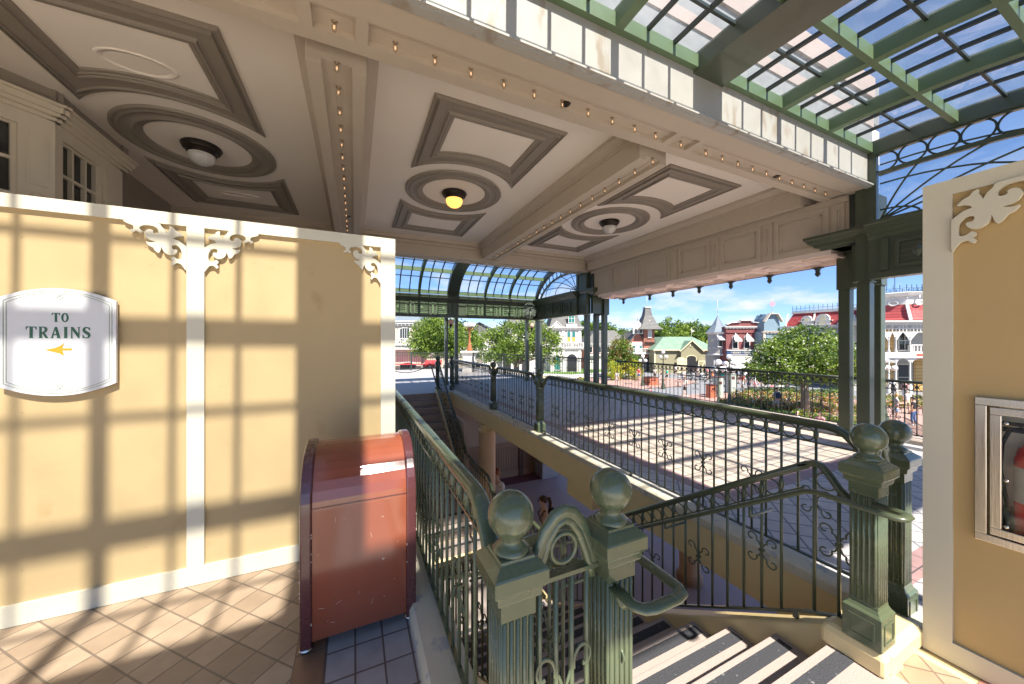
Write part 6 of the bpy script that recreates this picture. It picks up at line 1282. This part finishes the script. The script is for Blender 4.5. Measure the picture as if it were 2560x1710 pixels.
def person(label, pos, rz, h=1.72, pose='stand', shirt=WHT, pants=BLU, hair='brown', skin=0, style='short', long=False, sleeves='short', pack=None, hat=None, glasses=False, phase=1, seat=.45, detail=2, print_=None, group=None, armpose=None):
    """faces local -Y.  pose: stand / walk / sit"""
    t = thing('person', label, 'person', tuple(pos), rz, group=group); s = h / 1.72; V = Vector
    sit = pose == 'sit'; hz_ = (seat + .09) if sit else .92 * s
    pel = V((0, 0, hz_)); wst = pel + V((0, -.01, .13 * s)); chs = pel + V((0, .0, .34 * s)); nkb = pel + V((0, .01, .50 * s)); nk = nkb + V((0, -.01, .07 * s)); hb = nk + V((0, -.012, .045 * s)); hd = hb + V((0, -.02, .09 * s)); top = hd + V((0, .01, .07 * s))
    N_ = [(pel, (.135 * s, .105 * s)), (wst, (.12 * s, .09 * s)), (chs, (.145 * s, .10 * s)), (nkb, (.075 * s, .06 * s)), (nk, .050 * s)]
    E_ = [(0, 1), (1, 2), (2, 3), (3, 4)]
    def add(p, r, par): N_.append((p, r)); E_.append((par, len(N_) - 1)); return len(N_) - 1
    arms = []; legs = []
    for k, sx in enumerate((-1, 1)):
        sw = (phase if k == 0 else -phase) * (.28 if pose == 'walk' else .03)
        sh = nkb + V((sx * .165 * s, .01, -.035 * s)); 
        if armpose and armpose[k] == 'fwd': el = sh + V((sx * .05, -.08, -.26 * s)); wr = el + V((-sx * .05, -.22 * s, .05)); 
        elif armpose and armpose[k] == 'up': el = sh + V((sx * .06, -.16, -.20 * s)); wr = el + V((-sx * .08, -.14 * s, .19 * s))
        elif sit: el = sh + V((sx * .05, -.05, -.26 * s)); wr = el + V((-sx * .03, -.22 * s, -.06))
        else: el = sh + V((sx * .045, sw * .35, -.27 * s)); wr = el + V((sx * .0, sw * .55 - .05, -.24 * s))
        dirn = (wr - el).normalized(); hn = wr + dirn * .08 * s; ft = wr + dirn * .16 * s
        a = add(sh, .055 * s, 3); b = add(el, .040 * s, a); c = add(wr, .026 * s, b); d_ = add(hn, (.036 * s, .020 * s), c); add(ft, .018 * s, d_); arms.append((sh, el, wr, dirn))
        lw = (-phase if k == 0 else phase) * (.26 if pose == 'walk' else .04)
        hp = pel + V((sx * .088 * s, 0, -.06 * s))
        if sit: kn = hp + V((sx * .04, -.42 * s, .0)); an = V((kn.x, kn.y - .05, .08 if seat > .2 else .06)); 
        else: kn = hp + V((sx * .01, -abs(lw) * .5 - lw * .35 - .01, -.40 * s)); an = V((hp.x + sx * .01, -lw * 1.2 + .03, .085 * s))
        a = add(hp, .085 * s, 0); b = add(kn, .055 * s, a); c = add(an, .036 * s, b); add(an + V((0, -.12 * s, -.055)), (.038 * s, .03 * s), c); legs.append((hp, kn, an))
    # head on the same body mesh
    a = add(hb, .058 * s, 4); b = add(hd, (.076 * s, .092 * s), a); add(top, (.06 * s, .07 * s), b)
    obj('body', skinmesh([(tuple(p), r) for p, r in N_], E_, 'body', SKIN[skin], detail), t)
    fc = MB(); q = hd + V((0, -.095 * s, 0))
    fc.tube([hd + V((0, -.088 * s, .015)), hd + V((0, -.112 * s, -.022))], [.007, .013], 8)
    for sx in (-1, 1): fc.ball(tuple(hd + V((sx * .078 * s, .0, -.005))), .018, 8, sz=1.5)
    obj('face', fc.mesh('face', SKIN[skin]), t)
    ey = MB()
    for sx in (-1, 1): ey.ball(tuple(hd + V((sx * .03 * s, -.085 * s, .012))), .010, 8)
    if glasses:
        for sx in (-1, 1): ey.lathe([(.001, -.004), (.024, -.003), (.024, .003)], tuple(hd + V((sx * .031 * s, -.098 * s, .012))), 12, axis='y')
        ey.bar(tuple(hd + V((-.07, -.09 * s, .018))), tuple(hd + V((.07, -.09 * s, .018))), .006, .006)
    obj('eyes', ey.mesh('eyes', BLKR), t)
    mo = MB().ball(tuple(hd + V((0, -.086 * s, -.045))), .013, 8, sz=.4); obj('mouth', mo.mesh('mouth', mat('lip_tone', (.45, .18, .15), .5)), t)
    if hair:
        m = MB(); vs = [];  n = 16; fs = []; R_h = (.087 * s, .104 * s, .10 * s)
        lim = {'short': .25, 'bun': .2, 'pony': .2, 'long': .0}[style]
        for i in range(9):
            th = math.pi * .62 * i / 8
            for k in range(n):
                a = 2 * math.pi * k / n; front = max(0, -math.sin(a)); th2 = th * (1 - .42 * front)
                vs.append(hd + V((R_h[0] * math.sin(th2) * math.cos(a), R_h[1] * math.sin(th2) * math.sin(a) + .012, .018 + R_h[2] * math.cos(th2))))
        for i in range(8):
            for k in range(n): fs.append((i * n + k, i * n + (k + 1) % n, (i + 1) * n + (k + 1) % n, (i + 1) * n + k))
        m.add([tuple(v) for v in vs], fs, True)
        if style == 'bun':
            rg = random.Random(3)
            for k in range(16): a, b2 = rg.uniform(0, 6.28), rg.uniform(-1.5, 1.5); c0 = hd + V((0, .05, .125 * s)); m.tube([c0 + V((.035 * math.cos(a + u), .035 * math.sin(a + u), .03 * math.sin(b2 + u * 2))) for u in [j * .5 for j in range(7)]], .010, 5)
            m.ball(tuple(hd + V((0, .05, .125 * s))), .042, 12)
        if style == 'pony': c0 = hd + V((0, .09 * s, .04)); m.tube([c0, c0 + V((0, .06, .01)), c0 + V((0, .085, -.09)), c0 + V((0, .075, -.2)), c0 + V((0, .06, -.30))], [.028, .036, .04, .034, .012], 10)
        if style == 'long': m.tube([hd + V((0, .05, .02)), hd + V((0, .07, -.08)), hd + V((0, .085, -.2)), hd + V((0, .085, -.3))], [.08, .085, .075, .04], 12, rz=None)
        m.build('hair', HAIR[hair], t)
    if hat: MB().lathe([(.095 * s, -.0), (.098 * s, .03), (.07 * s, .085), (.001, .10)], tuple(hd + V((0, .005, .045))), 16).prism([(-.07, -.09), (.07, -.09), (.06, -.17), (-.06, -.17)], tuple(hd + V((0, 0, .048))), (1, 0, 0), (0, 1, 0), (0, 0, .01)).build('cap', hat, t)
    # shirt: torso and sleeves as one skinned surface
    g = 1.13; n2 = [(pel + V((0, 0, -.02)), (.142 * s, .112 * s)), (wst, (.132 * s, .10 * s)), (chs, (.158 * s, .112 * s)), (nkb + V((0, 0, -.01)), (.085 * s, .068 * s))]; e2 = [(0, 1), (1, 2), (2, 3)]
    for sh, el, wr, dr in arms:
        if sleeves == 'none': continue
        n2.append((sh, .066 * s)); e2.append((3, len(n2) - 1)); f_ = .6 if sleeves == 'short' else 1.0
        n2.append((sh.lerp(el, f_), .056 * s)); e2.append((len(n2) - 2, len(n2) - 1))
        if sleeves == 'long': n2.append((wr, .036 * s)); e2.append((len(n2) - 2, len(n2) - 1))
    obj('shirt', skinmesh([(tuple(p), r) for p, r in n2], e2, 'shirt', shirt, detail), t)
    n3 = [(pel + V((0, 0, .05)), (.140 * s, .112 * s)), (pel + V((0, 0, -.02)), (.14 * s, .115 * s))]; e3 = [(0, 1)]
    for hp, kn, an in legs:
        n3.append((hp, .10 * s)); e3.append((1, len(n3) - 1)); n3.append((hp.lerp(kn, .8) if not long else kn, .082 * s if not long else .068 * s)); e3.append((len(n3) - 2, len(n3) - 1))
        if long: n3.append((kn.lerp(an, .92), .05 * s)); e3.append((len(n3) - 2, len(n3) - 1))
    obj('trousers' if long else 'shorts', skinmesh([(tuple(p), r) for p, r in n3], e3, 'trousers', pants, detail), t)
    sh_ = MB()
    for hp, kn, an in legs: sh_.loft([(0, .01), (.01, 0), (.05, .008), (.075, .02)], an.x - .048, an.y - .19 * s, an.x + .048, an.y + .06)
    sh_.build('shoes', WHT if random.random() < .5 else BLK, t, bevel=.012)
    if pack: MB().loft([(0, .05), (.03, .01), (.3, .0), (.40, .04), (.43, .09)], -.15, .10, .15, .27).build('backpack', pack, t, loc=tuple(pel + V((0, .0, .08))), bevel=.03); MB().tube([tuple(nkb + V((-.10, .08, -.02))), tuple(nkb + V((-.11, -.02, .03))), tuple(chs + V((-.12, -.115, .04))), tuple(wst + V((-.13, .0, .0)))], .014, 6).tube([tuple(nkb + V((.10, .08, -.02))), tuple(nkb + V((.11, -.02, .03))), tuple(chs + V((.12, -.115, .04))), tuple(wst + V((.13, .0, .0)))], .014, 6).build('strap', pack, t)
    if print_: MB().lathe([(.001, 0), (.05, .004), (.055, .004)], tuple(chs + V((0, -.124 * s, -.02))), 16, axis='y').build('shirt_print', print_, t)
    return t
Hl = lambda u, v, hgt, fl=LOW: W(u, v, (H - (fl + hgt)) * FPX / (v - 854))   # top of the head seen at (u, v)
def at_head(u, v, hgt, fl): p = Hl(u, v, hgt, fl); return (p.x, p.y, fl)
person('woman with a curly auburn hair bun in a white printed T-shirt in the hall below', at_head(1243, 1170, 1.76, LOW), math.radians(-60), 1.70, 'walk', shirt=WHT, pants=BLU, hair='auburn', style='bun', glasses=True, print_=ORG, detail=2)
person('woman with a dark ponytail in a white top with black straps in the hall below', at_head(1360, 1238, 1.68, LOW), math.radians(-110), 1.66, 'walk', shirt=WHT, pants=BLK, hair='brown', style='pony', glasses=True, sleeves='none', pack=BLK, skin=0)
def town(label, u, v, **k):
    rz = k.pop('rz', 0); p = Wv(u, v); z = k.pop('dz', .10); return person(label, (p.x, p.y, G + z), -TH + math.radians(rz), detail=1, **k)
town('man in a grey T-shirt and blue shorts standing right of the right-hand posts', 2241, 1056, h=1.78, rz=60, shirt=GRYC, pants=LBL, hair='blond', armpose=('fwd', 'fwd'))
town('man seen from behind in a black printed T-shirt and jeans', 2284, 1066, h=1.72, rz=200, shirt=BLK, pants=BLU, hair='black', skin=1, long=True)
town('woman in white with light hair behind the man in black', 2268, 1036, h=1.65, rz=150, shirt=WHT, pants=KHA, hair='grey')
town('person at the frame edge with dark hair near the ochre hoarding', 2318, 1080, h=1.65, rz=90, shirt=PNK, pants=BLK, hair='brown', skin=1)
town('person in a white shirt sitting by the deck edge at the far right', 2288, 1172, h=1.6, pose='sit', rz=30, shirt=WHT, pants=GRYC, hair='black', skin=1, seat=.42)
town('child with a red cap beside the seated person at the far right', 2306, 1180, h=1.2, pose='sit', rz=-20, shirt=WHT, pants=REDC, hair='black', hat=REDC, seat=.35)
town('man in a pale blue shirt with a dark backpack walking between flower beds', 1942, 1034, h=1.8, rz=180, pose='walk', shirt=LBL, pants=GRYC, hair='brown', pack=NVY)
town('balding man in a white shirt sitting below the deck kerb left of the tree trunk', 1992, 1092, h=1.75, pose='sit', rz=100, shirt=WHT, pants=KHA, hair=None, seat=.45)
town('woman in pink leaning forward below the deck kerb right of the tree trunk', 2050, 1092, h=1.6, pose='sit', rz=-60, shirt=PNK, pants=WHT, hair='brown', seat=.45)
town('man in white shirt and dark shorts walking on the grey road', 1713, 993, h=1.82, pose='walk', rz=-70, shirt=WHT, pants=BLK, hair='brown', armpose=(None, 'fwd'))
town('child in a pink top near the kerb of the deck', 1627, 1000, h=1.1, rz=20, shirt=PNK, pants=PNK, hair='brown', style='long', phase=-1)
town('person in red with a blue bag beside the planter box', 1597, 952, h=1.75, rz=0, shirt=REDC, pants=BLU, hair='black', pack=LBL)
town('person in white seated by the planter box', 1637, 950, h=1.6, rz=160, shirt=WHT, pants=BLK, hair='black', skin=2)
town('person pushing a stroller right of the planter box', 1654, 948, h=1.7, rz=-90, pose='walk', shirt=GRYC, pants=NVY, hair='brown')
town('person in pale clothes walking towards the fire house', 1542, 966, h=1.7, rz=180, pose='walk', shirt=GRYC, pants=WHT, hair='brown')
for k, (u, v, sh, pn, lb) in enumerate([(1712, 944, KHA, WHT, 'person in tan at the left end of the stroller line'), (1738, 946, BLK, GRYC, 'person in black among the parked strollers'), (1752, 942, WHT, BLU, 'person in white among the parked strollers'), (1768, 950, PNK, BLK, 'person in pink near the russet bin'), (1806, 966, TEA, WHT, 'person in teal shorts left of the flower beds'), (1815, 962, LBL, BLU, 'person in a light blue top and jeans left of the flower beds'), (1838, 975, PNK, PNK, 'woman in a pink dress behind the flower beds'), (1857, 975, REDC, WHT, 'person in red behind the flower beds'), (1872, 978, NVY, NVY, 'person in navy behind the flower beds'), (1886, 978, WHT, PNK, 'person in white and pink behind the flower beds'), (1470, 965, TEA, KHA, 'person in teal seen beside the far post cluster'), (1781, 962, ORG, BLU, 'person in orange between the two cabinets')]):
    town(lb, u, v, h=1.6 + .04 * (k % 5), rz=40 * k, pose='walk' if k % 2 else 'stand', shirt=sh, pants=pn, hair=['brown', 'black', 'blond'][k % 3], skin=k % 3)
for k, (u, sh, lb) in enumerate([(1912, GRYC, 'leftmost person seated on the park bench, in grey'), (1930, PNK, 'person in pink seated on the park bench'), (1952, WHT, 'person in white seated on the park bench'), (1968, NVY, 'rightmost person seated on the park bench, in navy')]):
    p = Wv(u, 989); person(lb, (p.x, p.y, G + .0), -TH, 1.65, 'sit', shirt=sh, pants=BLK, hair=['brown', 'blond', 'grey', 'black'][k], detail=1, skin=k % 2)
# strollers parked on the road
def stroller(label, u, v, m, rz):
    p = Wv(u, v); t = thing('stroller', label, 'stroller', (p.x, p.y, G + .02), rz, group='strollers parked on the road')
    MB().tube([(-.25, .35, 1.0), (-.25, .1, .6), (-.25, -.35, .15)], .014, 6).tube([(.25, .35, 1.0), (.25, .1, .6), (.25, -.35, .15)], .014, 6).tube([(-.25, .3, .12), (-.25, 0, .55)], .014, 6).tube([(.25, .3, .12), (.25, 0, .55)], .014, 6).tube([(-.25, .35, 1.0), (.25, .35, 1.0)], .018, 6).build('frame', BLACKG, t)
    MB().loft([(0, .05), (.04, 0), (.12, .0)], -.2, -.25, .2, .12).build('seat', m, t, loc=(0, 0, .42)); MB().lathe([(.28, -.23), (.29, 0), (.28, .23)], (0, .05, .72), 16, axis='x', a0=.2, a1=2.6).build('canopy', m, t)
    for x in (-.27, .27):
        for y in (-.33, .3): MB().lathe([(.06, -.015), (.11, -.015), (.11, .015), (.06, .015)], (x, y, .11), 14, axis='x').build('wheel', BLKR, t)
    return t
for k, (u, v, m, lb) in enumerate([(1722, 948, BLK, 'black stroller at the left of the parked line'), (1733, 951, GRYC, 'grey stroller second from the left of the parked line'), (1745, 949, NVY, 'navy stroller in the middle of the parked line'), (1758, 950, WHT, 'pale stroller at the right of the parked line'), (1958, 1092, NVY, 'navy stroller parked against the deck wall left of the balding man'), (1975, 1108, BLK, 'black stroller parked below the deck kerb'), (2022, 1112, LBL, 'light blue stroller parked below the deck kerb')]):
    stroller(lb, u, v, m, .5 * k)
CROWD = [(1690, 938, WHT, BLK, 'in a white top and black shorts, leftmost of the crowd near the barn doors'), (1703, 940, NVY, KHA, 'in navy and khaki near the barn doors'), (1728, 937, PNK, BLU, 'in a pink top before the barn doors'), (1746, 936, LBL, WHT, 'in light blue and white before the barn doors'), (1761, 939, REDC, BLK, 'in a red top and black shorts in the crowd before the turret'), (1774, 941, GRYC, BLU, 'in grey and denim in the crowd before the turret'), (1790, 938, WHT, NVY, 'in white and navy under the slate turret'), (1802, 944, ORG, KHA, 'in orange and khaki between the two globe lamps'), (1828, 950, BLK, WHT, 'in black and white right of the globe lamps'), (1846, 958, LBL, KHA, 'in light blue and khaki near the shop parasol'), (1862, 960, WHT, WHT, 'all in white left of the blossoming tree'), (1898, 968, GRYC, BLK, 'in grey and black behind the low hedge'), (1563, 936, PNK, WHT, 'in pink and white before the pointed evergreen'), (1578, 940, WHT, BLU, 'in white and denim before the fire house'), (1668, 952, TEA, BLK, 'in a teal top right of the planter box'), (2262, 1000, PNK, WHT, 'in pink before the store veranda'), (2232, 992, WHT, BLK, 'in white and black before the store veranda')]
for k, (u, v, sh, pn, lb) in enumerate(CROWD):
    town('person ' + lb, u, v, h=1.58 + .045 * (k % 6), rz=67 * k, pose='walk' if k % 3 else 'stand', shirt=sh, pants=pn, hair=['brown', 'blond', 'black', 'grey'][k % 4], skin=(k * 2) % 3, group='visitors crossing the square', dz=.02)
for k, (u, v, m, lb) in enumerate([(1708, 951, GRYC, 'grey stroller parked near the barn side of the square'), (1770, 954, BLK, 'black stroller between the crowd and the russet bin'), (1785, 950, REDC, 'red stroller under the globe lamps')]):
    stroller(lb, u, v, m, .7 * k)
